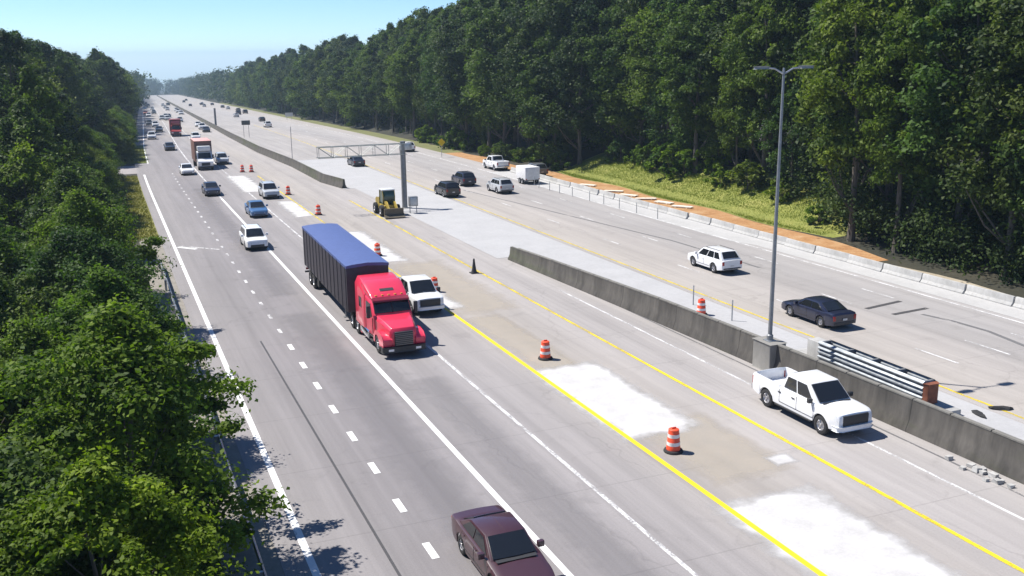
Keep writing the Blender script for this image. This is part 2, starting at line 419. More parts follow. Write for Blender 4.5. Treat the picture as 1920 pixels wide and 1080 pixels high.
# ------------------------------------------------------------------ vehicles
TYPES = {
 # x runs backwards from the nose at 0; top: height of bonnet / belt / deck; cab: A pillar foot, roof front, roof rear, rear foot
 'sedan':  dict(L=4.85, W=1.84, top=[(0,.62),(.10,.74),(.9,.86),(1.45,.95),(3.9,.98),(4.3,1.02),(4.75,1.0),(4.85,.9)], cab=[(1.30,.93),(2.15,1.42),(3.35,1.42),(4.20,1.0)], axles=(.95, 3.78), wr=.335, sill=.24),
 'suv':    dict(L=4.75, W=1.90, top=[(0,.70),(.10,.88),(.8,1.0),(1.3,1.06),(4.5,1.09),(4.75,1.05)], cab=[(1.15,1.04),(1.95,1.66),(4.15,1.66),(4.66,1.08)], axles=(.95, 3.68), wr=.37, sill=.30),
 'pickup': dict(L=5.88, W=2.03, top=[(0,1.02),(.05,1.12),(.22,1.19),(1.0,1.23),(1.55,1.24),(3.86,1.25),(3.9,1.32),(5.80,1.36),(5.88,1.31)], cab=[(1.30,1.22),(2.12,1.93),(3.52,1.95),(3.84,1.25)], axles=(1.02, 4.76), wr=.42, sill=.42, bed=(3.98, 5.78, .88)),
}
_unit = {}
def wheel_mb(r, wd):
    t = MB().lathe([(r*.62, -wd/2), (r*.9, -wd/2), (r*.985, -wd/2+.02), (r, -wd/4), (r, wd/4), (r*.985, wd/2-.02), (r*.9, wd/2), (r*.62, wd/2), (r*.62, -wd/2)], 'y', 22, caps=False)
    h = MB().lathe([(r*.63, -wd*.42), (r*.60, wd*.40), (r*.52, wd*.44), (r*.45, wd*.30), (r*.2, wd*.33), (r*.17, wd*.43), (.01, wd*.43)], 'y', 22)
    for k in range(5):
        a = 2*math.pi*k/5
        h.tube((r*.15*math.cos(a), wd*.36, r*.15*math.sin(a)), (r*.52*math.cos(a), wd*.37, r*.52*math.sin(a)), r*.07, r*.06, 6)
    return t, h
def add_wheel(root, x, y, r, wd):
    s = 1 if y > 0 else -1
    key = (round(r, 3), wd)
    if key not in _unit:
        t, h = wheel_mb(r, wd)
        a = t.build('wheel', RUBBER); b = h.build('rim', RIM)
        _unit[key] = (a.data, b.data); bpy.data.objects.remove(a); bpy.data.objects.remove(b)
    a = bpy.data.objects.new('wheel', _unit[key][0]); col.objects.link(a); a.parent = root
    a.location = (x, y, r); a.rotation_euler = (0, 0, 0 if s > 0 else math.pi)
    b = bpy.data.objects.new('rim', _unit[key][1]); col.objects.link(b); b.parent = a
def lerp3(a, b, t): return tuple(a[i]+(b[i]-a[i])*t for i in range(3))
def bil(q, u, v):           # q: bottom-left, bottom-right, top-right, top-left
    return lerp3(lerp3(q[0], q[1], u), lerp3(q[3], q[2], u), v)
def pane(q, u0, u1, v0, v1, off=.008, n=5):
    e1 = Vector(q[1])-Vector(q[0]); e2 = Vector(q[3])-Vector(q[0]); nn = e1.cross(e2).normalized()
    pts = [Vector(bil(q, u, v)) for u, v in ((u0, v0), (u1, v0), (u1, v1), (u0, v1))]
    mb = MB()
    top = [p+nn*off for p in pts]; bot = [p-nn*.02 for p in pts]
    mb.add(top+bot, [(0,1,2,3), (7,6,5,4), (0,4,5,1), (1,5,6,2), (2,6,7,3), (3,7,4,0)])
    return mb
def car_shapes(kind):
    """all pieces of one vehicle type in local space: nose towards -x at x=0, side = y, up = z"""
    T = TYPES[kind]; L, W = T['L'], T['W']; P = []      # (name, MB, material key, bevel)
    ax, wr, sill = T['axles'], T['wr'], T['sill']
    xs = sorted(set([round(.05*i, 3) for i in range(int(L/.05)+1)]+[0, L]+[p[0] for p in T['top']]+([T['bed'][0]-.002, T['bed'][0], T['bed'][1], T['bed'][1]+.002] if 'bed' in T else [])))
    rows = []
    for x in xs:
        e = max(0, 1-x/.7); r = max(0, 1-(L-x)/.5)
        wv = W/2*(1-.13*e**2.2-.07*r**2.2)
        zb = sill+.06*e+.10*r
        for a in ax:
            q = (wr+.075)**2-(x-a)**2
            if q > 0: zb = max(zb, wr+math.sqrt(q))
        zt = interp(T['top'], x); zt -= .0
        zm = min(max(sill+.30, zb+.02), zt-.09)
        flare = 0.012 if any(abs(x-a) < wr+.16 for a in ax) else 0
        z2 = max(zt-.10, zm+.02); z3 = max(zt-.02, z2+.01)
        inbed = 'bed' in T and T['bed'][0] <= x <= T['bed'][1]
        if inbed: top = [(wv*.955, zt), (wv*.87, zt), (wv*.86, T['bed'][2]), (0, T['bed'][2])]
        else: top = [(wv*.93, zt), (wv*.7, zt+.018), (wv*.35, zt+.035), (0, zt+.04)]
        rows.append([(wv*.93, zb-.0), (wv*.975, zb+.012), (wv+flare, zm), (wv*.99+flare*.4, z2), (wv*.965, z3)]+top)
    n = len(rows[0]); vs = []; fs = []
    for s in (1, -1):
        b = len(vs)
        for x, rw in zip(xs, rows): vs += [(x, s*y, z) for y, z in rw]
        for i in range(len(xs)-1):
            for j in range(n-1): fs.append((b+i*n+j, b+i*n+j+1, b+(i+1)*n+j+1, b+(i+1)*n+j))
    tot = len(xs)*n
    for i in (0, len(xs)-1):
        fs.append(tuple([i*n+j for j in range(n)]+[tot+i*n+j for j in range(n-1, -1, -1)]))
    body = MB().add(vs, fs)
    P.append(('body', body, 'paint', 0))
    und = MB().box(.25, L-.25, -W/2+.27, W/2-.27, sill-.04, .74)
    P.append(('underbody', und, 'trim', 0))
    (xa, za), (xb, zb_), (xc, zc), (xd, zd) = T['cab']
    wb, wt = W/2*.93, W/2*(.80 if kind == 'pickup' else .755)
    A, B, C, D = (xa, wb*.96, za), (xb, wt*.97, zb_), (xc, wt, zc), (xd, wb*.96, zd)
    m = lambda p: (p[0], -p[1], p[2])
    xm = (xb+xc)/2
    cabm = MB().add([A, B, C, D, m(A), m(B), m(C), m(D), (xm, 0, zb_+.045), (xb+.02, 0, zb_+.025), (xc-.02, 0, zc+.02), (xa-.10, 0, za+.02), (xd+.04, 0, zd+.02)],
        [(0,1,2,3), (7,6,5,4), (0,11,9,1), (11,4,5,9), (3,2,10,12), (12,10,6,7), (1,9,8,10,2), (5,6,10,8,9), (0,3,12,11), (4,11,12,7)])
    P.append(('cab', cabm, 'paint', .05))
    ws = [(xa-.03, -wb*.9, za+.01), (xa-.03, wb*.9, za+.01), (xb, wt*.95, zb_), (xb, -wt*.95, zb_)]
    ws = [ws[1], ws[0], ws[3], ws[2]]
    q = [(A[0]-.02, wb*.93, A[2]), (A[0]-.02, -wb*.93, A[2]), (B[0], -wt*.95, B[2]), (B[0], wt*.95, B[2])]
    # the windscreen bows forwards along its middle
    def bowed(q, u0, u1, v0, v1, bow, sgn):
        k = 7; vs = []
        for vv in (v0, v1):
            for i in range(k):
                u = u0+(u1-u0)*i/(k-1); p = bil(q, u, vv)
                bb = bow*(1-(2*u-1)**2)
                vs.append((p[0]+sgn*(bb*(1-vv*.75)+.035), p[1], p[2]+.026+.02*(1-(2*u-1)**2)))
        vs += [(x-sgn*.06, y, z-.06) for x, y, z in vs]
        fs = []
        for i in range(k-1):
            fs.append((i, i+1, k+i+1, k+i)); fs.append((2*k+i+1, 2*k+i, 3*k+i, 3*k+i+1))
            fs.append((i, 2*k+i, 2*k+i+1, i+1)); fs.append((k+i, k+i+1, 3*k+i+1, 3*k+i))
        fs.append((0, k, 3*k, 2*k)); fs.append((k-1, 3*k-1, 4*k-1, 2*k-1))
        return MB().add(vs, fs)
    P.append(('windshield', bowed(q, .04, .96, .10, .93, .08, -1), 'glass', 0))
    qr = [(D[0], -wb*.93, D[2]), (D[0], wb*.93, D[2]), (C[0], wt*.95, C[2]), (C[0], -wt*.95, C[2])]
    P.append(('rear_window', bowed(qr, .08, .92, .2 if kind != 'sedan' else .1, .92, .03, 1), 'glass', 0))
    for s in (1, -1):
        qs = [A, D, C, B] if s < 0 else [A, D, C, B]
        qq = [(p[0], s*p[1], p[2]) for p in qs]
        spl = {'sedan': [(.10, .50), (.53, .88)], 'suv': [(.08, .40), (.43, .68), (.71, .92)], 'pickup': [(.13, .53), (.57, .92)]}[kind]
        for u0, u1 in spl:
            mb = pane(qq, u0, u1, .10, .86, .012*(-1 if s > 0 else 1) if False else .012)
            # keep the pane outside whatever way round the quad runs
            c = sum((Vector(v) for v in mb.v[:4]), Vector())/4; c2 = sum((Vector(v) for v in mb.v[4:]), Vector())/4
            if (c.y-c2.y)*s < 0: mb = pane(qq, u0, u1, .10, .86, -.012); 
            P.append(('side_window', mb, 'glass', 0))
    zf = interp(T['top'], .06)
    if kind == 'pickup':
        P.append(('grille', MB().box(-.04, .06, -W*.33, W*.33, .66, zf-.02), 'trim', .03))
        P.append(('bumper', MB().prism([(-.10, -W*.36), (.02, -W*.47), (.30, -W*.475), (.30, W*.475), (.02, W*.47), (-.10, W*.36)], 'z', .44, .65), 'paint', .03))
        P.append(('rear_bumper', MB().box(L-.03, L+.14, -W*.45, W*.45, .52, .70), 'chrome', .02))
        P.append(('tailgate_trim', MB().box(L-.02, L+.012, -W*.30, W*.30, .86, 1.16), 'paint', .02))
        hl = (.84, zf-.04); hy = (W*.34, W*.452)
    else:
        P.append(('grille', MB().box(-.025, .08, -W*.30, W*.30, .34, zf-.26), 'trim', .02))
        P.append(('rear_bumper', MB().box(L-.10, L+.03, -W*.40, W*.40, sill+.12, .52), 'trim', .03))
        hl = (zf-.22, zf-.06); hy = (W*.26, W*.425)
    zr = interp(T['top'], L-.05)
    for s in (1, -1):
        a, b = sorted((s*hy[0], s*hy[1]))
        P.append(('headlight', MB().add([(-.03, s*hy[0], hl[0]), (.08, s*hy[1], hl[0]+.03), (.12, s*hy[1], hl[1]), (-.01, s*hy[0], hl[1]-.02), (.2, s*hy[0], hl[0]), (.3, s*hy[1]*1.0, hl[0]+.03), (.34, s*hy[1], hl[1]), (.2, s*hy[0], hl[1]-.02)],
            [(0,1,2,3), (7,6,5,4), (0,4,5,1), (1,5,6,2), (2,6,7,3), (3,7,4,0)]), 'lamp', 0))
        a, b = sorted((s*W*.36, s*W*.462))
        P.append(('taillight', MB().box(L-.22, L+.015, a, b, zr-.34, zr-.06) if kind != 'pickup' else MB().box(L-.12, L+.02, *sorted((s*W*.39, s*W*.468)), .82, 1.2), 'tail', .015))
        xmir = xa+.25
        P.append(('mirror', MB().box(xmir, xmir+.16, *sorted((s*(W/2-.02), s*(W/2+.20))), za+.02, za+.22), 'paint2' if kind != 'pickup' else 'trim', .03))
    dl = {'sedan': (1.30, 2.55, 3.62), 'suv': (1.25, 2.42, 3.40), 'pickup': (1.52, 2.62, 3.80)}[kind]
    for s in (1, -1):
        sm_ = MB()
        for xx in dl:
            zt = interp(T['top'], xx)
            sm_.box(xx-.008, xx+.008, *sorted((s*(W/2-.05), s*(W/2+.003))), sill+.16, zt-.08)
        sm_.box(dl[0], dl[-1], *sorted((s*(W/2-.05), s*(W/2+.003))), sill+.155, sill+.172)
        P.append(('door_seam', sm_, 'trim', 0))
        if kind != 'pickup':
            for xx in dl[1:]: P.append(('door_handle', MB().box(xx-.25, xx-.07, *sorted((s*(W/2-.03), s*(W/2+.02))), .845, .885), 'paint', 0))
    P.append(('cowl', MB().add([(xa-.17, -wb*.78, za+.035), (xa-.17, wb*.78, za+.035), (xa-.04, wb*.80, za+.065), (xa-.04, -wb*.80, za+.065)], [(0, 1, 2, 3)]), 'trim', 0))
    P.append(('licence_plate', MB().box(L+(.012 if kind == 'pickup' else .03), L+(.05 if kind == 'pickup' else .045), -.16, .16, *((.56, .68) if kind == 'pickup' else (.60, .72))), 'plate', 0))
    if kind == 'suv':
        for s in (1, -1):
            P.append(('roof_rail', MB().tube((xb+.25, s*wt*.86, zb_+.07), (xc-.15, s*wt*.86, zc+.07), .022, None, 6), 'trim', 0))
    if kind == 'pickup':
        for s in (1, -1):
            for k in (0, 1):
                P.append(('door_handle', MB().box(2.75+.95*k, 2.95+.95*k, *sorted((s*(W/2-.01), s*(W/2+.025))), 1.02, 1.06), 'trim', 0))
            P.append(('running_board', MB().box(1.6, 4.1, *sorted((s*(W/2-.16), s*(W/2+.02))), .36, .43), 'trim', .02))
    return P, T
def vehicle(name, kind, c, x, y, away, label, cat='car', group=None, yaw=0, parts=True, bodylen=None):
    """x, y: centre of the front bumper (coming) or rear bumper (going away)"""
    P, T = car_shapes(kind); L, W = T['L'], T['W']
    h = heading(y)
    rz = (math.pi/2-h if not away else -math.pi/2-h)+yaw
    # local +x points to the tail; origin at the vehicle's middle
    d = Vector((math.cos(rz), math.sin(rz)))
    end = 0 if not away else L
    cen = Vector((x, y))-d*(end-L/2)
    root = empty(name, (cen.x, cen.y, prof(cen.y)+.008), rz, label, cat, group)
    root.rotation_euler = Matrix.Rotation(rz, 3, 'Z').to_euler() if abs(slope(cen.y)) < 1e-4 else (Matrix.Rotation(math.atan(slope(cen.y)), 3, 'X') @ Matrix.Rotation(rz, 3, 'Z')).to_euler()
    mats = dict(paint=paint(c), paint2=paint(c), trim=DARKTRIM, glass=GLASS, chrome=CHROME, lamp=LAMP, tail=TAIL, plate=simple('plate_white', (.6, .6, .58), .4))
    off = Matrix.Translation((-L/2, 0, 0))
    if parts:
        for nm, mb, mk, bv in P: mb.xform(off).build(nm, mats[mk], root, bevel=bv)
        for a in T['axles']:
            for s in (1, -1): add_wheel(root, a-L/2, s*(W/2-.14), T['wr'], .25)
    else:
        one = MB(); ml = []
        for nm, mb, mk, bv in P:
            if nm in ('door_handle', 'door_seam', 'cowl', 'licence_plate', 'roof_rail', 'rear_bumper', 'running_board'): continue
            mm = mats[mk]
            if mm not in ml: ml.append(mm)
            one.add(mb.v, mb.f, ml.index(mm))
        ml.append(RUBBER)
        for a in T['axles']:
            for s in (1, -1): one.lathe([(.1, -.12), (T['wr'], -.11), (T['wr'], .11), (.1, .12)], 'y', 14, (a, s*(W/2-.14), T['wr']), len(ml)-1)
        o = one.xform(off).build(name, ml)
        o.location = root.location; o.rotation_euler = root.rotation_euler
        setp(o, label, cat, group); bpy.data.objects.remove(root); root = o
    return root
WHITE, SILVER, BLACK, NAVY, BLUE, MAROON, GREY = (.74, .75, .76), (.45, .47, .49), (.012, .012, .014), (.016, .020, .040), (.045, .12, .26), (.052, .020, .027), (.12, .125, .13)
CL, CR = 'vehicles coming along the near carriageway', 'vehicles driving away on the far carriageway'
vehicle('pickup_truck', 'pickup', WHITE, 28.25, 30.3, False, 'white crew cab pickup driving alone beside the concrete wall, coming closer', 'pickup truck', CL)
vehicle('car', 'sedan', MAROON, 10.5, 24.0, False, 'dark maroon saloon in the lane of dotted lines, cut off by the picture edge', 'car', CL)
vehicle('pickup_truck', 'pickup', WHITE, 18.1, 57.1, False, 'white pickup driving right beside the red truck cab', 'pickup truck', CL)
vehicle('car', 'suv', WHITE, 11.35, 83.8, False, 'white car left of the dark trailer with a dark windscreen', 'car', CL)
vehicle('car', 'sedan', BLUE, 14.2, 101.5, False, 'mid blue car following behind the dark trailer', 'car', CL)
vehicle('car', 'suv', SILVER, 17.6, 114.8, False, 'silver car beside the orange barrel on the concrete patch', 'car', CL)
vehicle('car', 'sedan', NAVY, 11.6, 120.5, False, 'small dark blue car alone in the left lane', 'car', CL)
vehicle('car', 'sedan', WHITE, 10.8, 145.5, False, 'small white car in front of the white box truck, left lane', 'car', CL)
vehicle('car', 'suv', SILVER, 17.2, 159.0, False, 'silver car beside the white box truck', 'car', CL)
vehicle('car', 'sedan', BLACK, 11.6, 194, False, 'black car behind the grass corner, left lane', 'car', CL)
vehicle('car', 'suv', WHITE, 19.0, 224.5, False, 'white car just behind the reddish box truck', 'car', CL, parts=False)
vehicle('car', 'sedan', GREY, 14.2, 275, False, 'grey car left of the distant dark red truck', 'car', CL, parts=False)
vehicle('car', 'suv', WHITE, 15.0, 309, False, 'long white car at the left road edge, beyond the dark red truck', 'car', CL, parts=False)
q_ = random.Random(21)
for i in range(22):
    y = 240+i*22+q_.uniform(-6, 6); ln = q_.choice((8.2, 10.6, 14.2, 17.6, 21.2))
    if y < 330 and ln in (10.6, 14.2, 17.6): ln = 21.2 if i % 2 else 7.8
    vehicle('car', q_.choice(('suv', 'sedan', 'suv')), q_.choice((WHITE, WHITE, WHITE, SILVER, BLACK, GREY)), ln+cx(y), y, False, 'tiny car in the dense distant traffic coming up the near carriageway', 'car', 'dense distant traffic on the near carriageway', parts=False)
for i in range(9):
    y = 330+i*42+q_.uniform(-9, 9)
    vehicle('car', q_.choice(('suv', 'sedan')), q_.choice((WHITE, SILVER, BLACK, NAVY, GREY)), q_.choice((38.6, 42.2, 45.8))+cx(y), y, True, 'tiny car in the distant traffic going away on the far carriageway', 'car', 'distant traffic on the far carriageway', parts=False)
for i, (x, y, k, c, lb) in enumerate([
    (20.5, 372, 'suv', SILVER, 'silver car far off in the left lane, beyond the long white car'),
    (24.5, 400, 'sedan', BLACK, 'black car far off in the second lane of the near carriageway'),
    (18.5, 455, 'suv', (.5, .2, .15), 'reddish car far off at the left edge under the trees'),
    (33.0, 470, 'suv', WHITE, 'white car far off in the lane nearest the median'),
    (22.5, 560, 'sedan', WHITE, 'tiny white car on the left lane of the far slope'),
    (28.0, 640, 'suv', GREY, 'tiny grey car mid road on the far slope')]):
    vehicle('car', k, c, x, y, False, lb, 'car', CL, parts=False)
vehicle('car', 'suv', WHITE, 42.1, 58.9, True, 'white hatchback style car with dark rear window driving away left of the lamp pole', 'car', CR)
vehicle('car', 'sedan', (.010, .013, .034), 39.35, 43.7, True, 'dark navy saloon driving away just right of the lamp pole', 'car', CR)
vehicle('car', 'suv', BLACK, 36.9, 106.2, True, 'black car driving away right of the thick steel column', 'car', CR)
vehicle('car', 'suv', NAVY, 42.0, 114.6, True, 'dark car driving away just ahead of the silver one', 'car', CR)
vehicle('car', 'suv', SILVER, 43.6, 106.2, True, 'silver car driving away beside the row of thin marker posts', 'car', CR)
vehicle('car', 'sedan', NAVY, 35.4, 144.5, True, 'dark car driving away below the sign truss', 'car', CR)
vehicle('pickup_truck', 'pickup', WHITE, 52.2, 128.5, True, 'white pickup parked on the outer shoulder in front of the dark forest', 'pickup truck', 'vehicles parked on the outer shoulder')
vehicle('car', 'suv', GREY, 54.2, 119.5, True, 'dark grey car parked behind the white box trailer at the forest edge', 'car', 'vehicles parked on the outer shoulder')
vehicle('car', 'suv', WHITE, 49.6, 165, True, 'white car right of the top of the steel column', 'car', CR)
vehicle('car', 'suv', WHITE, 42.8, 277, True, 'white car beside the small road sign on the far carriageway', 'car', CR, parts=False)
for i, (x, y, k, c, lb) in enumerate([
    (50.0, 610, 'sedan', BLACK, 'black car on the far slope nearest the median of the far carriageway'),
    (59.0, 640, 'sedan', NAVY, 'dark car on the far slope near the right forest'),
    (56.0, 420, 'suv', BLACK, 'dark car beside the distant steel column'),
    (58.0, 760, 'suv', NAVY, 'tiny dark car high on the far slope'),
    (66.0, 840, 'suv', BLACK, 'tiny black car highest on the far slope')]):
    vehicle('car', k, c, x, y, True, lb, 'car', CR, parts=False)

# semi truck
RED = paint((.66, .030, .075))
def semi(x, yfront, c, label, group, parts=True):
    root = empty('semi_truck', (x, yfront, prof(yfront)+.008), math.pi/2, label, 'semi truck', group)
    b = lambda mb, n, m, bv=.03, p=root: mb.build(n, m, p, bevel=bv)
    def loft(secs, mi=0):
        """secs: list of (x, halfwidth bottom, zb, halfwidth top, zt)"""
        vs = []; fs = []
        for xx, wb_, zb, wt_, zt in secs:
            vs += [(xx, wb_, zb), (xx, wb_, zb+(zt-zb)*.55), (xx, (wb_+wt_)/2*1.0, zb+(zt-zb)*.86), (xx, wt_*.86, zt), (xx, -wt_*.86, zt), (xx, -(wb_+wt_)/2, zb+(zt-zb)*.86), (xx, -wb_, zb+(zt-zb)*.55), (xx, -wb_, zb)]
        n = 8
        for i in range(len(secs)-1):
            for j in range(n): fs.append((i*n+j, i*n+(j+1) % n, (i+1)*n+(j+1) % n, (i+1)*n+j))
        fs += [tuple(range(n-1, -1, -1)), tuple(range((len(secs)-1)*n, len(secs)*n))]
        return MB().add(vs, fs, mi)
    b(loft([(.12, .66, .62, .62, 1.44), (.25, .76, .58, .74, 1.62), (1.0, .90, .6, .90, 1.80), (2.20, 1.10, .65, 1.10, 1.96)]), 'hood', c, .03)
    for s in (1, -1):
        poly = [(.10, .62), (.08, 1.02), (.35, 1.22), (.9, 1.30), (1.55, 1.24), (1.95, .95), (2.02, .62), (1.83, .62)]
        arch = [(1.38+.58*math.cos(t), .54+.58*math.sin(t)) for t in [math.pi*k/8 for k in range(1, 8)]]
        b(MB().prism(poly+arch+[(.80, .62)], 'y', *sorted((s*.66, s*1.20))), 'fender', c, .06)
        b(MB().add([(.10, s*.74, .84), (.10, s*1.14, .86), (.16, s*1.14, 1.06), (.12, s*.74, 1.05), (.5, s*.74, .84), (.5, s*1.14, .86), (.5, s*1.14, 1.12), (.5, s*.74, 1.1)], [(0,1,2,3), (7,6,5,4), (0,4,5,1), (1,5,6,2), (2,6,7,3), (3,7,4,0)]), 'headlight', LAMP, 0)
    b(MB().box(.02, .2, -.52, .52, .66, 1.44), 'grille', DARKTRIM, .05)
    b(MB().prism([(-.06, -1.0), (.06, -1.22), (.45, -1.24), (.45, 1.24), (.06, 1.22), (-.06, 1.0)], 'z', .32, .64), 'bumper', DARKTRIM if parts else CHROME, .03)
    cabm = loft([(2.10, 1.12, .75, 1.12, 1.98), (2.72, 1.16, .75, 1.10, 2.70), (2.9, 1.18, .75, 1.10, 2.82), (3.75, 1.2, .75, 1.14, 3.0), (3.8, 1.22, .75, 1.16, 3.02)])
    b(cabm, 'cab', c, .03)
    b(loft([(3.82, 1.24, .78, 1.18, 3.04), (4.3, 1.25, .78, 1.2, 3.32), (5.2, 1.25, .78, 1.22, 3.48), (5.85, 1.25, .78, 1.22, 3.50)]), 'sleeper', c, .04)
    b(loft([(2.78, 1.04, 2.72, .98, 2.80), (3.2, 1.10, 2.76, 1.02, 3.02), (4.0, 1.16, 2.9, 1.08, 3.34), (4.6, 1.16, 3.0, 1.10, 3.46)]), 'roof_fairing', c, .03)
    b(MB().add([(3.22, -.40, 3.05), (3.22, .40, 3.05), (3.46, .40, 3.145), (3.46, -.40, 3.145), (3.22, -.40, 2.8), (3.22, .40, 2.8), (3.5, .40, 2.9), (3.5, -.40, 2.9)], [(0,1,2,3), (7,6,5,4), (0,4,5,1), (1,5,6,2), (2,6,7,3), (3,7,4,0)]), 'roof_vent', DARKTRIM, 0)
    for s in (1, -1):
        b(MB().add([(2.06, s*.015, 2.06), (2.13, s*1.04, 2.05), (2.68, s*1.0, 2.70), (2.60, s*.015, 2.73), (2.3, s*.015, 2.0), (2.4, s*1.04, 2.0), (2.85, s*1.0, 2.62), (2.8, s*.015, 2.62)], [(0,1,2,3), (7,6,5,4), (0,4,5,1), (1,5,6,2), (2,6,7,3), (3,7,4,0)]), 'windshield', GLASS, 0)
        b(MB().add([(2.42, s*1.165, 1.80), (3.55, s*1.215, 1.80), (3.55, s*1.19, 2.52), (2.76, s*1.15, 2.48), (2.50, s*.95, 1.85), (3.55, s*.95, 1.85), (3.55, s*.95, 2.60), (2.75, s*.95, 2.55)], [(0,1,2,3), (7,6,5,4), (0,4,5,1), (1,5,6,2), (2,6,7,3), (3,7,4,0)]), 'side_window', GLASS, 0)
        b(MB().box(2.2, 2.36, *sorted((s*1.27, s*1.48)), 1.8, 2.5), 'mirror', DARKTRIM, .03)
        b(MB().tube((3.0, s*1.02, .62), (4.6, s*1.02, .62), .31, None, 16), 'fuel_tank', CHROME, .02)
        b(MB().tube((5.98, s*1.0, .9), (5.98, s*1.0, 3.4), .085, None, 10), 'exhaust_stack', CHROME, 0)
        for xx in (1.38,): add_wheel(root, xx, s*1.02, .52, .30)
        for xx in (5.75, 7.05):
            add_wheel(root, xx, s*.98, .52, .5)
    gb = MB()
    for k in range(7): gb.box(-.005, .03, -.50, .50, .72+.10*k, .745+.10*k)
    b(gb, 'grille_slats', simple('dull_chrome', (.22, .22, .23), .3, .9), 0)
    b(MB().prism([(2.46, 2.70), (2.40, 2.60), (2.52, 2.58), (2.72, 2.72), (2.74, 2.80)], 'y', -1.06, 1.06), 'sun_visor', simple('dark_red_visor', (.20, .012, .03), .4), .01)
    for k in range(5): b(MB().box(2.86, 2.98, -.75+.375*k-.06, -.75+.375*k+.06, 2.80, 2.90), 'marker_light', simple('amber_lens', (.6, .25, .02), .25), .01)
    for s in (1, -1):
        ds = MB()
        for xx in (2.34, 3.62): ds.box(xx-.01, xx+.01, *sorted((s*1.1, s*(1.165 if xx < 3 else 1.215))), .85, 1.75)
        b(ds, 'door_seam', DARKTRIM, 0)
        b(MB().box(3.3, 3.5, *sorted((s*1.15, s*1.235)), 1.58, 1.63), 'door_handle', CHROME, 0)
        b(MB().box(2.25, 3.0, *sorted((s*.85, s*1.22)), .38, .44).box(2.25, 3.0, *sorted((s*.85, s*1.2)), .66, .70), 'step', DARKTRIM, .01)
        b(MB().box(4.35, 4.95, *sorted((s*1.2, s*1.262)), 1.9, 2.5), 'sleeper_window', GLASS, .01)
        b(MB().box(4.62, 5.0, *sorted((s*.55, s*1.22)), .30, .95), 'side_fairing', c, .03)
        b(MB().box(-.075, -.05, *sorted((s*.62, s*.92)), .42, .54), 'fog_light', LAMP, 0)
    b(MB().box(.6, 7.7, -.45, .45, .55, .95).box(6.0, 7.4, -.6, .6, .95, 1.15), 'chassis', DARKTRIM, .02)
    return root
semi(14.15, 49.5, RED, 'bright red long nosed semi truck cab pulling the dark trailer', CL)
TARP = simple('blue_tarpaulin', (.070, .105, .26), .55, 0, 0, .10)
DARKSIDE = simple('dark_curtain', (.035, .030, .040), .6, 0, 0, .25)
def trailer(x, y0, L, side, top, label, h=4.05, group=None, wd=1.29):
    root = empty('semi_trailer', (x, y0, prof(y0)+.008), math.pi/2, label, 'trailer', group)
    body = MB().box(0, L, -wd, wd, 1.15, h-.10)
    k = 0
    while k*1.2 < L-.5:                                   # upright posts along both sides
        for s in (1, -1): body.box(.25+k*1.2, .33+k*1.2, *sorted((s*wd, s*(wd+.03))), 1.17, h-.14)
        k += 1
    body.build('cargo_body', side, root, bevel=.03)
    rf = MB(); n = int(L/1.2)
    secs = [(-wd-.02, h-.22), (-wd-.02, h-.06), (-wd*.7, h), (0, h+.06), (wd*.7, h), (wd+.02, h-.06), (wd+.02, h-.22), (0, h-.12)]
    vs = []; fs = []
    for i in range(2*n+1):
        sag = -.035 if i % 2 else 0
        vs += [(L*i/(2*n)*(1+.004)-.02, y, z+(sag if 2 <= j <= 4 else 0)) for j, (y, z) in enumerate(secs)]
    for i in range(2*n):
        for j in range(8): fs.append((i*8+j, i*8+(j+1) % 8, i*8+8+(j+1) % 8, i*8+8+j))
    fs += [tuple(range(7, -1, -1)), tuple(range(2*n*8, 2*n*8+8))]
    rf.add(vs, fs).build('roof', top, root, bevel=0)
    MB().box(.3, L-.2, -.5, .5, .95, 1.15).box(L-4.2, L-.5, -.55, .55, .6, .95).box(L-.12, L, -wd, wd, .55, .68).build('chassis', DARKTRIM, root, bevel=.02)
    for s in (1, -1):
        MB().tube((2.6, s*.9, 1.15), (2.6, s*.9, .25), .06, None, 8).box(2.45, 2.75, s*.9-.15, s*.9+.15, .2, .25).build('landing_leg', STEEL, root)
        MB().box(L-5.2, L-4.6, *sorted((s*.75, s*1.2)), .5, 1.0).build('mud_flap', RUBBER, root)
        MB().box(L, L+.03, *sorted((s*.9, s*1.2)), .75, .9).build('taillight', TAIL, root)
        for xx in (L-3.1, L-1.8): add_wheel(root, xx, s*.98, .52, .5)
    return root
tr = trailer(13.85, 55.85, 15.2, DARKSIDE, TARP, 'long dark curtain sided trailer with a blue roof behind the red truck cab')
tr.rotation_euler = (0, 0, math.pi/2-.022)
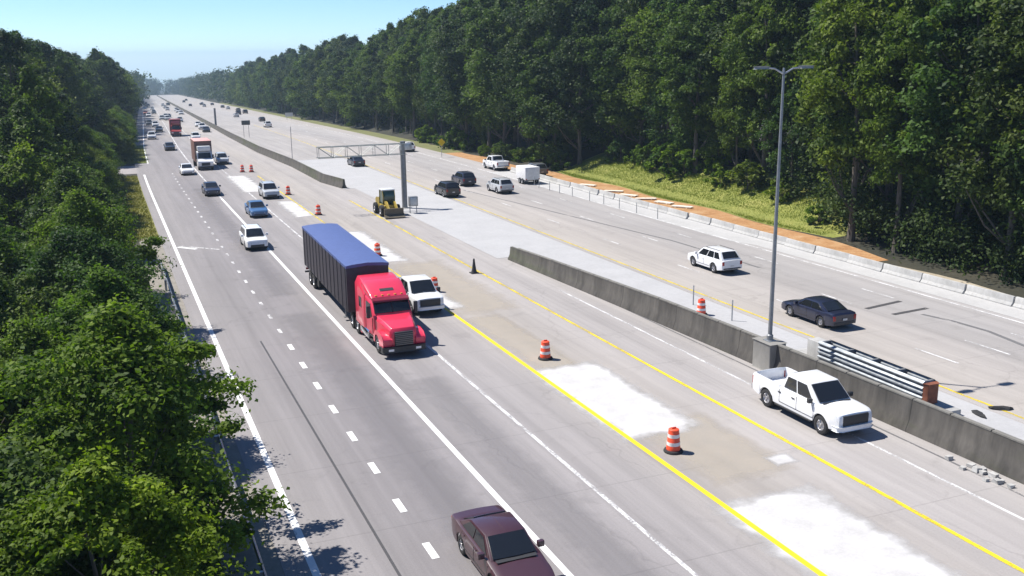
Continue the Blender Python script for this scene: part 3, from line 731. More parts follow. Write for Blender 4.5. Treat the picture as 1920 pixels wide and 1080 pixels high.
def box_truck(x, y, cc, bc, tc, label, wd=1.25, L=9.0, h=3.9):
    root = empty('box_truck', (x, y, prof(y)+.008), math.pi/2-heading(y), label, 'truck', CL)
    root.rotation_euler = (Matrix.Rotation(math.atan(slope(y)), 3, 'X') @ Matrix.Rotation(math.pi/2-heading(y), 3, 'Z')).to_euler()
    MB().prism([(0, .5), (-.02, 1.15), (.10, 1.35), (1.15, 1.62), (1.75, 2.55), (2.1, 2.7), (2.75, 2.7), (2.75, .5)], 'y', -1.08, 1.08).build('cab', cc, root, bevel=.06)
    MB().add([(1.17, -.95, 1.70), (1.17, .95, 1.70), (1.70, .88, 2.48), (1.70, -.88, 2.48), (1.4, -.95, 1.6), (1.4, .95, 1.6), (1.9, .88, 2.4), (1.9, -.88, 2.4)], [(0,1,2,3), (7,6,5,4), (0,4,5,1), (1,5,6,2), (2,6,7,3), (3,7,4,0)]).build('windshield', GLASS, root)
    bx = MB().box(2.95, L, -wd, wd, 1.0, h, 0); bx.box(2.93, L+.01, -wd-.01, wd+.01, h, h+.05, 1)
    bx.build('cargo_box', [bc, tc], root, bevel=.03)
    MB().box(1.6, 3.0, -.95, .95, 2.72, 3.45).build('wind_deflector', cc, root, bevel=.12)
    MB().box(-.05, .1, -.6, .6, .7, 1.15).build('grille', DARKTRIM, root, bevel=.03)
    MB().box(-.12, .12, -1.1, 1.1, .38, .62).build('bumper', DARKTRIM, root, bevel=.03)
    MB().box(.4, L-.2, -.5, .5, .6, 1.0).build('chassis', DARKTRIM, root)
    for s in (1, -1):
        MB().box(-.06, .14, *sorted((s*.68, s*1.04)), .85, 1.1).build('headlight', LAMP, root)
        MB().add([(1.75, s*1.09, 1.6), (2.55, s*1.09, 1.6), (2.55, s*1.09, 2.35), (1.98, s*1.09, 2.35), (1.75, s*1.0, 1.6), (2.55, s*1.0, 1.6), (2.55, s*1.0, 2.35), (1.98, s*1.0, 2.35)], [(0,1,2,3), (7,6,5,4), (0,4,5,1), (1,5,6,2), (2,6,7,3), (3,7,4,0)]).build('side_window', GLASS, root)
        MB().box(1.45, 1.6, *sorted((s*1.12, s*1.34)), 1.6, 2.2).build('mirror', DARKTRIM, root)
        add_wheel(root, 1.0, s*.95, .48, .3); add_wheel(root, L-1.8, s*.95, .48, .5)
    return root
box_truck(13.9, 151.5, paint(WHITE), simple('brown_box', (.16, .085, .07), .6), simple('pink_box_top', (.62, .33, .30), .6), 'white cab box truck with a reddish brown cargo box', h=4.1, L=10)
box_truck(16.4, 245, paint((.30, .03, .035)), simple('dark_red_box', (.20, .045, .05), .6), simple('dark_red_box', (.20, .045, .05), .6), 'dark red box truck in the distance behind the black car', h=3.9, L=10)
box_truck(27.3, 700, paint(WHITE), simple('white_box', (.72, .72, .72), .5), simple('white_box', (.72, .72, .72), .5), 'tiny white box truck far off at the left forest edge', h=3.7)
# parked white box trailer
root = empty('box_trailer', (49.9, 114.6, .02), -math.pi/2, 'white box trailer parked in front of the dark grey car on the far shoulder', 'trailer')
MB().box(-1.5, 1.6, -1.0, 1.0, .55, 2.15).build('cargo_box', simple('white_box', (.72, .72, .72), .5), root, bevel=.04)
MB().box(1.6, 1.625, -.9, -.03, .6, 2.05).box(1.6, 1.625, .03, .9, .6, 2.05).build('rear_door', simple('white_box', (.72, .72, .72), .5), root, bevel=.01)
MB().prism([(-1.5, -.5), (-2.6, 0), (-1.5, .5)], 'z', .5, .6).build('drawbar', DARKTRIM, root)
MB().box(-1.4, 1.5, -.85, .85, .42, .55).build('chassis', DARKTRIM, root)
for s in (1, -1):
    add_wheel(root, -.1, s*1.02, .36, .22); add_wheel(root, .75, s*1.02, .36, .22)
    MB().box(1.6, 1.64, *sorted((s*.8, s*.98)), .6, .72).build('taillight', TAIL, root)

# wheel loader working in the closed lane
root = empty('wheel_loader', (26.7, 95.6, .008), math.pi/2, 'yellow wheel loader with a dark glass cab standing beside the steel column', 'loader')
MB().prism([(0, -1.2), (-.25, -1.2), (-.25, 1.2), (0, 1.2)], 'z', .15, 1.15).prism([(-.9, .12), (-.2, .15), (-.2, .5), (-.75, .22)], 'y', -1.22, 1.22).build('bucket', simple('worn_bucket', (.13, .11, .08), .6, .3), root, bevel=.02)
for s in (1, -1): MB().prism([(-.2, .5), (-.2, .8), (1.1, 1.75), (2.0, 1.9), (2.0, 1.6), (1.2, 1.4)], 'y', *sorted((s*.4, s*.62))).build('lift_arm', YELLOWP, root, bevel=.02)
MB().box(1.2, 2.6, -.75, .75, .65, 1.35).box(2.5, 5.2, -.85, .85, .7, 1.35).prism([(3.6, 1.35), (3.6, 2.1), (5.0, 1.95), (5.3, 1.7), (5.3, .8), (4, 1.2)], 'y', -.8, .8).build('chassis', YELLOWP, root, bevel=.05)
MB().prism([(2.0, 1.4), (1.85, 2.3), (2.05, 3.05), (3.45, 3.05), (3.6, 1.4)], 'y', -.72, .72).build('cab', simple('cab_glass', (.022, .055, .035), .12, 0, 0, 0, .6), root, bevel=.04)
MB().box(1.95, 3.6, -.82, .82, 3.05, 3.2).build('cab_roof', simple('pale_roof', (.55, .57, .58), .5), root, bevel=.05)
for s in (1, -1):
    for a, c in (((2.0, 1.4), (1.83, 2.3)), ((1.83, 2.3), (2.03, 3.05)), ((3.6, 1.4), (3.47, 3.05))):
        MB().tube((a[0], s*.74, a[1]), (c[0], s*.74, c[1]), .05, None, 6).build('cab_pillar', YELLOWP, root)
    add_wheel(root, 1.7, s*.98, .68, .5); add_wheel(root, 4.5, s*.98, .68, .5)

root.scale = (.84, .84, .84)

# ------------------------------------------------------------------ walls, barriers, rail
OLDCON = concrete('weathered_concrete', (.115, .105, .092), (.062, .058, .052), (.070, .080, .038), .9, 6.0)
PALECON = concrete('pale_concrete', (.46, .455, .44), (.28, .275, .26), None, 1.1)
def wall(name, face, Y0, Y1, step, h, m, label, th=.66):
    sec = [(0, -.05), (0, .10), (.16, .38), (.24, .98), (.24, 1.0), (th-.24, 1.0), (th-.24, .98), (th-.16, .38), (th, .10), (th, -.05)]
    n = len(sec); vs = []; fs = []; ys = []
    y = Y0
    while y < Y1-1e-6: ys.append(y); y += step(y) if callable(step) else step
    ys.append(Y1)
    for y in ys:
        c = cx(y) if True else 0
        hh = h(y) if callable(h) else h
        for x, z in sec: vs.append((face(y)+x+c, y, prof(y)+(z*hh if z > .1 else z)))
    for i in range(len(ys)-1):
        for j in range(n-1): fs.append((i*n+j, i*n+j+1, (i+1)*n+j+1, (i+1)*n+j))
    fs += [tuple(range(n)), tuple(range(len(vs)-1, len(vs)-1-n, -1))]
    o = MB().add(vs, fs).build(name, m)
    return setp(o, label, 'concrete wall')
f1 = lambda y: interp([(10, 31.1), (26, 30.9), (43, 30.5), (57, 29.9), (71, 29.2)], y)
w1 = wall('barrier_wall', f1, 8, 71.2, 2.0, lambda y: interp([(8, 1.45), (50, 1.42), (64, 1.2), (71, 1.05)], y), OLDCON, 'long stained concrete wall in the median passing behind the lone white pickup')
cap = MB()
for i in range(31):
    y = 8.02+2.0*i; y1 = y+1.94; hh = lambda q: interp([(8, 1.45), (50, 1.42), (64, 1.2), (71, 1.05)], q)
    cap.add([(f1(y)+.22, y, hh(y)+.002), (f1(y)+.44, y, hh(y)+.002), (f1(y1)+.44, y1, hh(y1)+.002), (f1(y1)+.22, y1, hh(y1)+.002),
             (f1(y)+.22, y, hh(y)+.07), (f1(y)+.44, y, hh(y)+.07), (f1(y1)+.44, y1, hh(y1)+.07), (f1(y1)+.22, y1, hh(y1)+.07)],
            [(0,3,2,1), (4,5,6,7), (0,1,5,4), (1,2,6,5), (2,3,7,6), (3,0,4,7)])
cap.build('coping', concrete('coping_concrete', (.21, .20, .18), (.13, .125, .11), (.13, .14, .07), 1.5), w1)
f2 = lambda y: interp([(120, 27.2), (128, 26.0), (150, 26.0), (180, 24.8), (232, 24.3), (700, 23.8), (1400, 23.6)], y)
wall('barrier_wall', f2, 120.6, 1400, lambda y: 2.5 if y < 230 else 25, 1.15, OLDCON, 'second stained wall in the median starting beyond the wheel loader and running into the distance')
strip('median_shoulder', 28.6, 31.6, 72, 120, .012, SHOULDER)
strip('median_shoulder', 27.2, 36.1, 120, 160, .013, SHOULDER)
ped = empty('lamp_pedestal', (f1(39.7)+.33, 39.7, 0), 0, 'grey concrete block bulging from the wall under the tall lamp pole', 'pedestal')
MB().prism([(-.50, -.72), (.50, -.72), (.50, .72), (-.50, .72)], 'z', 0, 1.50).build('block', concrete('block_concrete', (.26, .25, .23), (.18, .175, .16), None, 1.5), ped, bevel=.06)
MB().box(-.25, .25, -.25, .25, 1.50, 1.54).build('base_plate', GALV, ped, bevel=.01)

TB = []
seg = MB().add(*(lambda sec, L: ([(x, y, z) for y in (-L/2, L/2) for x, z in sec], [(i, (i+1) % 9, (i+1) % 9+9, i+9) for i in range(9)]+[tuple(range(8, -1, -1)), tuple(range(9, 18))]))(
    [(-.28, 0), (-.28, .07), (-.14, .24), (-.09, .64), (.09, .64), (.14, .24), (.28, .07), (.30, 0), (0, 0)], 3.72))
tb0 = seg.build('concrete_barrier', PALECON, bevel=.015)
tb0.location = (52.9, 34.0, .014)
setp(tb0, 'pale concrete barrier segment in the row along the outer edge of the far carriageway', 'barrier', 'pale barrier segments along the far shoulder')
for i in range(1, 25):
    o = tb0.copy(); col.objects.link(o); y = 34.0+3.8*i
    o.location = (52.9+rnd.uniform(-.10, .10), y, .014); o.rotation_euler = (0, 0, rnd.uniform(-.028, .028))

def wbeam_pts(): return [(.0, .0), (.055, .03), (.075, .07), (.04, .12), (.01, .155), (.04, .19), (.075, .24), (.055, .28), (.0, .31)]
gr = empty('guardrail', (3.25, 30, 0), 0, 'galvanised guardrail along the left verge, half hidden by leaves', 'guardrail')
mb = MB(); pts = wbeam_pts(); ys = [-12+4*i for i in range(24)]
vs = [(x, y-30, .45+z) for y in ys for x, z in pts]; k = len(pts)
mb.add(vs, [(i*k+j, i*k+j+1, (i+1)*k+j+1, (i+1)*k+j) for i in range(len(ys)-1) for j in range(k-1)])
mb.build('rail', GALV, gr, normals=False)
for y in ys: MB().box(-.16, -.01, y-30-.06, y-30+.06, -.6, .74).build('post', GALV, gr)

# ------------------------------------------------------------------ poles, truss, signs
lp = empty('street_lamp', (f1(39.7)+.33, 39.7, 1.545), 0, 'tall grey twin arm lamp pole standing on the median wall', 'street lamp')
MB().lathe([(.17, 0), (.17, .25), (.115, .3), (.108, 3), (.06, 13.6), (.05, 13.75)], 'z', 14).build('pole', STEEL, lp)
for s in (1, -1):
    a = MB().tube((0, 0, 13.45), (s*.55, 0, 13.72), .045, .04, 8).tube((s*.55, 0, 13.72), (s*1.05, 0, 13.76), .04, .035, 8).build('arm', GALV, lp)
    h = MB().prism([(s*.95, -.12), (s*1.15, -.17), (s*1.68, -.13), (s*1.75, 0), (s*1.68, .13), (s*1.15, .17), (s*.95, .12)], 'z', 13.70, 13.84).build('lamp_head', STEEL, a, bevel=.03)
def steel_column(x, y, h, label, arm=0):
    r = empty('sign_gantry' if arm else 'steel_column', (x+cx(y), y, prof(y)), 0, label, 'sign gantry' if arm else 'column')
    MB().lathe([(.36, 0), (.36, .06), (.30, .08), (.285, h-.1), (.29, h), (.05, h+.03)], 'z', 16).build('column', STEEL, r)
    MB().box(-.7, .7, -.7, .7, -.2, .06).build('footing', PALECON, r, bevel=.03)
    if arm:
        z0, z1, d = h-1.35, h-.25, .45
        t = MB()
        for z in (z0, z1):
            for yy in (-d, d): t.tube((.3, yy, z), (-arm, yy, z), .038, None, 6)
        n = 6
        for i in range(n+1):
            xx = -.2-(arm-.3)*i/n
            for yy in (-d, d): t.tube((xx, yy, z0), (xx, yy, z1), .026, None, 5)
            for z in (z0, z1): t.tube((xx, -d, z), (xx, d, z), .022, None, 5)
            if i < n:
                x2 = -.2-(arm-.3)*(i+1)/n
                for yy in (-d, d): t.tube((xx, yy, z0 if i % 2 else z1), (x2, yy, z1 if i % 2 else z0), .022, None, 5)
                t.tube((xx, -d, z1), (x2, d, z1), .018, None, 5)
        t.build('truss_arm', simple('grey_truss', (.30, .33, .32), .5, .4, 0, .2), r)
        MB().box(-.3, .95, -.25, .25, h-.95, h-.25).build('bracket_plate', GALV, r, bevel=.05)
    return r
steel_column(29.6, 101.4, 7.2, 'thick steel column with a lattice truss arm reaching over the near lanes', 9.2)
steel_column(26.0, 300, 5.2, 'thick dark steel column without an arm on the distant median')
cb = empty('control_cabinet', (29.4, 97.6, .012), 0, 'small grey control cabinet on posts in front of the steel column', 'cabinet')
MB().box(-.45, .45, -.3, .3, .75, 1.75).build('cabinet_body', STEEL, cb, bevel=.03)
MB().box(-.40, .40, -.33, -.3, .82, 1.68).build('door', GALV, cb, bevel=.01)
for s in (1, -1): MB().tube((s*.36, 0, 0), (s*.36, 0, .76), .05, None, 8).build('post', GALV, cb)
def roadsign(name, x, y, h, wd, ht, face, back, label, cat='road sign', diamond=False, two=False):
    r = empty(name, (x+cx(y), y, prof(y)+bank(x, y)), 0, label, cat)
    for s in ((-1, 1) if two else (0,)): MB().tube((s*wd*.3, .04, -.3), (s*wd*.3, .04, h), .05, None, 8).build('post', GALV, r)
    if wd:
        zc = h-ht/2
        p = [(-wd/2, zc-ht/2), (wd/2, zc-ht/2), (wd/2, zc+ht/2), (-wd/2, zc+ht/2)] if not diamond else [(0, zc-ht/2), (wd/2, zc), (0, zc+ht/2), (-wd/2, zc)]
        MB().prism(p, 'y', -.02, .0).build('sign_face', face, r)
    return r
YS = simple('sign_yellow', (.70, .50, .01), .4)
roadsign('warning_sign', 50.9, 152.5, 3.1, 1.3, 1.3, YS, GALV, 'yellow diamond warning sign at the outer edge before the dark forest', diamond=True)
roadsign('road_sign', 28.0, 229, 3.8, 1.9, 1.0, simple('sign_back', (.07, .075, .08), .5, .2), GALV, 'dark sign panel seen from behind on the distant median', two=True)
roadsign('marker_pole', 28.0, 161, 5.4, 0, 0, GALV, GALV, 'thin bare pole standing behind the second median wall', 'pole')
roadsign('road_sign', 51.5, 330, 2.4, 2.6, 1.3, simple('white_sign', (.66, .67, .68), .4), GALV, 'low white sign at the distant outer edge of the far carriageway', two=True)
# marker posts
def post0(x, y, label, group, h=1.1):
    r = MB().box(-.035, .035, -.02, .02, 0, h).build('marker_post', GALV); r.location = (x, y, .015)
    MB().box(-.035, .035, -.024, -.0205, h-.22, h-.04).build('reflector', simple('reflector', (.6, .6, .55), .3), r)
    return setp(r, label, 'marker post', group)
pm = post0(49.2, 109.5, 'thin grey marker post in the row beside the silver car on the far carriageway', 'thin marker posts on the far shoulder')
for x, y in ((49.4, 106.8), (49.4, 104.0), (49.7, 112), (49.6, 101), (49.8, 97), (50.0, 94), (50.0, 90.5), (50.1, 87), (50.2, 83)):
    o = pm.copy(); col.objects.link(o); o.location = (x, y, .015)
    c = pm.children[0].copy(); col.objects.link(c); c.parent = o
pn = post0(34.6, 52.5, 'thin marker post behind the median wall, right of the lone barrel', 'marker posts behind the median wall', 1.3)
o = pn.copy(); col.objects.link(o); o.location = (34.6, 48.2, .015); o['label'] = 'thin marker post behind the median wall, left of the tall lamp pole'
c = pn.children[0].copy(); col.objects.link(c); c.parent = o

# traffic barrels
def barrel(x, y, label):
    r = empty('traffic_barrel', (x, y, prof(y)+.012), 0, label, 'traffic barrel', 'orange traffic barrels in the closed lane')
    MB().lathe([(.40, 0), (.41, .03), (.38, .09), (.30, .10)], 'z', 20).build('base', RUBBER, r)
    b = MB(); zs = [.10, .28, .30, .45, .47, .62, .64, .79, .81, .97, 1.0]; rs = [.29, .285, .275, .27, .258, .255, .243, .24, .228, .22, .17]
    b.lathe(list(zip(rs, zs)), 'z', 20)
    b.build('body', ORANGE, r)
    for z0, z1, r0, r1 in ((.30, .45, .2785, .2735), (.64, .79, .2465, .2435)):
        MB().lathe([(r0, z0), (r1, z1), (r1-.004, z1), (r0-.004, z0), ], 'z', 20).build('reflective_band', WHITEB, r)
    MB().box(-.10, .10, -.02, .02, .99, 1.07).build('handle', ORANGE, r, bevel=.015)
    return r
def cp(root, loc, label=None):
    r = root.copy(); col.objects.link(r); r.location = loc
    if label: r['label'] = label
    for c in root.children:
        d = c.copy(); col.objects.link(d); d.parent = r
        for g in c.children:
            e = g.copy(); col.objects.link(e); e.parent = d
    return r
b0 = barrel(20.55, 32.3, 'orange and white barrel between the two large white concrete patches')
for x, y, lb in ((21.0, 46.0, 'orange and white barrel at the far end of the large white concrete patch'), (20.4, 63.3, 'orange barrel just behind the white pickup beside the red truck'),
    (20.1, 77.4, 'orange barrel right of the front of the blue trailer roof'), (20.1, 101, 'orange barrel behind the rear end of the blue trailer roof'), (20.0, 118, 'orange barrel right of the silver car'),
    (18.4, 146.2, 'left one of two small distant barrels right of the silver car by the box truck'), (19.6, 145.6, 'right one of two small distant barrels right of the silver car by the box truck'), (33.7, 50.2, 'orange barrel peeking over the median wall')):
    cp(b0, (x, y, prof(y)+.012), lb)
cn = empty('traffic_cone', (25.0, 67.7, .012), 0, 'dark slender traffic cone standing alone near the end of the median wall', 'traffic cone')
DK = simple('dark_cone', (.03, .03, .035), .7)
MB().box(-.30, .30, -.30, .30, 0, .05).build('base', RUBBER, cn, bevel=.015)
MB().lathe([(.23, .05), (.16, .3), (.085, .85), (.07, 1.08), (.03, 1.12)], 'z', 16).build('body', DK, cn)

# crash cushion
plth = MB().box(31.62, 34.5, 30.5, 41.0, -.02, .30).build('median_plinth', PALECON, bevel=.03); plth['kind'] = 'structure'
at = empty('crash_cushion', (33.62, 35.0, .302), 0, 'ribbed steel crash cushion with a rusty orange nose behind the median wall', 'crash cushion')
def thrie(x, s, y0, y1):
    pr = []; nn = 22
    for i in range(nn): t = i/(nn-1); pr.append((s*(.065*math.cos(t*2*math.pi*4.5)), .10+1.06*t))
    vs = [(x+a+ (s*.012 if k else 0), y, z) for k, y in enumerate((y0, y1)) for a, z in pr]
    return MB().add(vs, [(i, i+1, nn+i+1, nn+i) for i in range(nn-1)])
for k in range(4):
    for s in (1, -1): thrie(s*.36, s, -3.4+1.75*k, -3.4+1.75*k+1.85).build('beam_panel', simple('dull_galvanised', (.23, .25, .27), .45, .6, 0, .3), at, normals=False)
for k in range(5): MB().box(-.31, .31, -3.35+1.72*k, -3.22+1.72*k, .05, 1.13).build('diaphragm', STEEL, at, bevel=.01)
MB().box(-.12, .12, -3.4, 3.6, .0, .12).build('ground_track', STEEL, at)
MB().prism([(-.40, -3.42), (-.30, -3.66), (.30, -3.66), (.40, -3.42)], 'z', .12, 1.06).build('nose_cover', simple('rust_orange', (.19, .062, .032), .75, 0, 0, .4), at, bevel=.03)
MB().box(-.36, .36, 3.6, 4.6, 0, 1.05).build('backup_block', PALECON, at, bevel=.04)

# loose things
def flake(name, x, y, s, m, label, cat, n=9, seed=1, h=.12):
    q = random.Random(seed); pts = []
    for i in range(n):
        t = 2*math.pi*i/n; r_0 = s*q.uniform(.55, 1.1); pts.append((r_0*1.5*math.cos(t), r_0*.6*math.sin(t)))
    vs = [(a, b, .02+q.uniform(0, h*.4)) for a, b in pts]+[(a*.8, b*.7, h*q.uniform(.6, 1.3)) for a, b in pts]
    fs = [tuple(range(n-1, -1, -1)), tuple(range(n, 2*n))]+[(i, (i+1) % n, n+(i+1) % n, n+i) for i in range(n)]
    o = MB().add(vs, fs).build(name, m, smooth=False); o.location = (x, y, .012); o.rotation_euler = (0, 0, q.uniform(0, 3))
    return setp(o, label, cat)
flake('tyre_scrap', 35.3, 30.2, .42, RUBBER, 'dark scrap of tyre lying nearer to the crash cushion', 'debris', seed=3)
flake('tyre_scrap', 36.8, 30.4, .40, RUBBER, 'dark scrap of tyre lying on the worn yellow line', 'debris', seed=5)
rb = empty('rubble', (30.35, 25.6, 0), 0, 'pale broken rubble at the foot of the median wall', 'rubble')
mbb = MB(); q = random.Random(11)
for i in range(16):
    s = q.uniform(.05, .16); c = (q.gauss(0, .22), q.gauss(0, .75), s*.5+.012)
    mbb.add([(c[0]+a*s*q.uniform(.6, 1.2), c[1]+b*s*q.uniform(.6, 1.2), c[2]+d*s*.6*q.uniform(.7, 1.1)) for a in (-1, 1) for b in (-1, 1) for d in (-1, 1)],
        [(0,1,3,2), (4,6,7,5), (0,4,5,1), (2,3,7,6), (0,2,6,4), (1,5,7,3)])
mbb.build('chunks', PALECON, rb, smooth=False)
pl = MB()
for i in range(5): pl.box(-.36+.145*i, -.36+.145*i+.135, -1.15+.06*(i % 2), 1.2-.05*(i % 3), 0, .05)
for i in range(5): pl.box(-.35+.145*i, -.35+.145*i+.135, -1.2+.05*(i % 3), 1.1+.04*(i % 2), .055, .105)
pl.box(-.4, .4, -.7, -.6, -.06, 0); pl.box(-.4, .4, .6, .7, -.06, 0)
p0 = pl.build('timber_stack', simple('white_timber', (.74, .68, .58), .8, 0, 0, .15), smooth=False)
p0.location = (55.5, 108.7, .05); p0.rotation_euler = (0, 0, .5)
setp(p0, 'low pale stack of boards lying on the orange soil beside the grass bank', 'timber', 'pale timber stacks on the orange soil')
for i, (x, y) in enumerate(((55.7, 102.3), (55.6, 98.5), (55.9, 95.1), (56.3, 91.8), (56.4, 88.3))):
    o = p0.copy(); col.objects.link(o); o.location = (x, y, .05); o.rotation_euler = (0, 0, rnd.uniform(.2, 1.1))

# ------------------------------------------------------------------ trees and plants
def quads_mesh(name, V, Fidx, tint, m):
    """V (n,3), Fidx (f,4) -> mesh with one tint per face"""
    me = bpy.data.meshes.new(name); nf = len(Fidx)
    me.vertices.add(len(V)); me.vertices.foreach_set('co', V.astype(np.float32).ravel())
    me.loops.add(nf*4); me.loops.foreach_set('vertex_index', Fidx.astype(np.int32).ravel())
    me.polygons.add(nf); me.polygons.foreach_set('loop_start', np.arange(0, nf*4, 4, dtype=np.int32))
    try: me.polygons.foreach_set('loop_total', np.full(nf, 4, dtype=np.int32))
    except Exception: pass
    me.update(calc_edges=True)
    a = me.attributes.new('tint', 'FLOAT', 'FACE'); a.data.foreach_set('value', tint.astype(np.float32))
    me.materials.append(m); return me
def leaves(rng, C, rad, flat, per, size, tintc, up=.55):
    """leaf blades round clump centres C (n,3) with radii rad"""
    n = len(C); k = n*per
    ci = np.repeat(np.arange(n), per)
    d = rng.normal(size=(k, 3)); d /= np.linalg.norm(d, axis=1, keepdims=True)
    rr_ = rad[ci]*(rng.random(k)**.58)
    off = d*rr_[:, None]; off[:, 2] *= flat
    off[:, 2] -= .22*rad[ci]*(np.hypot(off[:, 0], off[:, 1])/rad[ci])**2
    ax_ = C.copy(); ax_[:, 2] = rng.normal(size=n)*.6; ax_ += rng.normal(size=(n, 3))*.5*np.linalg.norm(ax_, axis=1, keepdims=True)
    ax_ /= np.linalg.norm(ax_, axis=1, keepdims=True)+1e-9
    st = rng.uniform(.1, .9, n)
    pr_ = (off*ax_[ci]).sum(1)
    off = off+ax_[ci]*(pr_*st[ci])[:, None]
    halo = rng.random(k) < .16
    off[halo] *= rng.uniform(1.05, 1.55, halo.sum())[:, None]
    P = C[ci]+off
    nrm = d*.55+rng.normal(size=(k, 3))*.55; nrm[:, 2] += up
    nrm /= np.linalg.norm(nrm, axis=1, keepdims=True)
    t = np.cross(nrm, rng.normal(size=(k, 3))); t /= np.linalg.norm(t, axis=1, keepdims=True)+1e-9
    b = np.cross(nrm, t)
    s = size*rng.uniform(.6, 1.35, k)[:, None]
    V = np.stack([P-t*s*.62, P-b*s*.36+nrm*s*.06, P+t*s*.62-nrm*s*.10, P+b*s*.36+nrm*s*.06], 1).reshape(-1, 3)
    F = np.arange(4*k).reshape(-1, 4)
    tint = np.clip(tintc[ci]+rng.normal(size=k)*.13, 0, 1)
    return V, F, tint
def crown_points(rng, h0, h1, rmax, n, shape):
    lob = [(rng.uniform(0, 6.28), rng.uniform(.1, .28), rng.integers(2, 5)) for _ in range(3)]
    C = []; rad = []
    for i in range(n):
        t = rng.random()**(.9)
        pr = {'round': (max(0, 1-abs(2*t-.85)**2.4))**.5, 'tall': (max(0.02, 1-abs(1.7*t-.62)**2.6))**.5, 'cone': (1-t*.93)**.8}[shape]
        a = rng.uniform(0, 6.283)
        lr = 1+sum(A*math.sin(k*a+p+t*4) for p, A, k in lob)
        f = rng.uniform(.45, 1.0)**.6
        R_ = rmax*pr*lr*f
        C.append((R_*math.cos(a), R_*math.sin(a), h0+(h1-h0)*t)); rad.append(rmax*rng.choice((.12, .17, .22, .30, .36))*rng.uniform(.85, 1.15)*(1.0-.35*t))
    return np.array(C), np.array(rad)
def trunk_mb(rng, h, r0, C, nl, lean=.03):
    mb = MB(); p = Vector((0, 0, -.8)); q = []
    k = 7
    for i in range(k+1):
        t = i/k; q.append((Vector((math.sin(t*3+rng.uniform(-.3, .3))*h*lean*t, math.cos(t*2.3)*h*lean*t-h*lean*t, -.8+(h+.8)*t*.9)), r0*(1-.82*t)*(1.35 if i == 0 else 1)))
    for (a, ra), (b, rb_) in zip(q, q[1:]): mb.tube(a, b, ra, rb_, 9, cap=False)
    idx = rng.choice(len(C), min(nl, len(C)), replace=False)
    for j in idx:
        c = Vector(C[j]); tz = max(.2, min(.86, (c.z-.28*math.hypot(c.x, c.y)-1)/h)); i = min(k-1, int(tz*k/.9)); s, rs = q[i]
        m1 = s.lerp(c, .5)+Vector((0, 0, -.04*h*rng.random())); r1 = max(.03, rs*.42)
        mb.tube(s, m1, r1, r1*.6, 6, cap=False); mb.tube(m1, c, r1*.6, .02, 5, cap=False)
    return mb
barkm, bnt, bb = mat('bark'); oc = objco(bnt)
bnt.links.new(ramp(bnt, noise(bnt, mapping(bnt, oc, (3, 3, .5)), 2.0, 5, .7), [(.3, (.045, .037, .030)), (.7, (.16, .14, .115))]), bb.inputs['Base Color']); bb.inputs['Roughness'].default_value = .95
LEAF_A = leafmat('leaf_broad', (.034, .062, .015), (.130, .185, .032), .40)
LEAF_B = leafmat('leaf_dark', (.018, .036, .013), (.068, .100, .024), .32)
LEAF_C = leafmat('leaf_bright', (.032, .070, .010), (.175, .260, .024), .46)
PROTO = {}
def make_proto(kind, seed, h, h0, rmax, n, per, size, shape, lm, r0):
    rng = np.random.default_rng(seed)
    C, rad = crown_points(rng, h0, h, rmax, n, shape)
    tc = np.clip(rng.normal(.45, .22, len(C)), 0, 1)
    V, F, T = leaves(rng, C, rad, .75, per, size, tc)
    PROTO[kind] = (quads_mesh('crown', V, F, T, lm), None, h)
    t = trunk_mb(rng, h, r0, C, 16).build('trunk', barkm)
    PROTO[kind] = (PROTO[kind][0], t.data, h); bpy.data.objects.remove(t)
for i in range(4): make_proto('forest%d' % i, 20+i, 24, 5.0+1.2*(i % 3), 4.6+.5*(i % 2), 150, 190, .34, ('round', 'tall', 'tall', 'round')[i], (LEAF_A, LEAF_B, LEAF_A, LEAF_B)[i], .34)
make_proto('forest4', 31, 24, 7.2, 5.0, 150, 190, .34, 'round', leafmat('leaf_light', (.030, .060, .014), (.125, .185, .032), .40), .34)
for i in range(3): make_proto('edge%d' % i, 40+i, 20, 1.2, 4.4, 170, 180, .32, ('tall', 'round', 'tall')[i], (LEAF_A, LEAF_A, LEAF_C)[i], .28)
for i in range(4): make_proto('near%d' % i, 60+i, 10, .5, 3.5, 190, 330, .155, ('round', 'tall', 'round', 'round')[i], (LEAF_C, LEAF_A, LEAF_C, LEAF_A)[i], .17)
for i in range(2): make_proto('bush%d' % i, 80+i, 3.0, .15, 1.7, 45, 90, .26, 'round', (LEAF_A, LEAF_C)[i], .06)
def tree(kind, x, y, h, label, cat='tree', name='forest_tree', group=None, wide=1.0, z=None, rel=True):
    cm, tm, ph = PROTO[kind]; s = h/ph
    X = x+(cx(y) if rel else 0)
    r = empty(name, (X, y, (prof(y)+bank(x, y)-.05) if z is None else z), rnd.uniform(0, 6.28), label, cat, group)
    r.scale = (s*wide, s*wide, s)
    for nm, me in (('trunk', tm), ('crown', cm)):
        o = bpy.data.objects.new(nm, me); col.objects.link(o); o.parent = r
    return r
def redge(y): return 57.2 if y < 68 else (interp([(68, 58.2), (75, 63.2), (118, 63.6), (128, 58.5)], y) if y < 128 else 58.0)
gl = {
 'a': ('tall dark leafy tree in the front row of the forest beyond the far carriageway', 'front row of the right forest'),
 'b': ('taller tree standing deeper in the right forest behind its front row', 'back rows of the right forest'),
 'c': ('small looking tree in the right forest wall where the road runs downhill', 'distant right forest wall'),
 'd': ('dark tree in the tall tree wall on the left side beyond the side road', 'left tree wall'),
 'e': ('small looking tree in the left tree wall beside the far slope', 'distant left tree wall')}
def L_(k): return dict(label=gl[k][0], group=gl[k][1])
y = 40.0
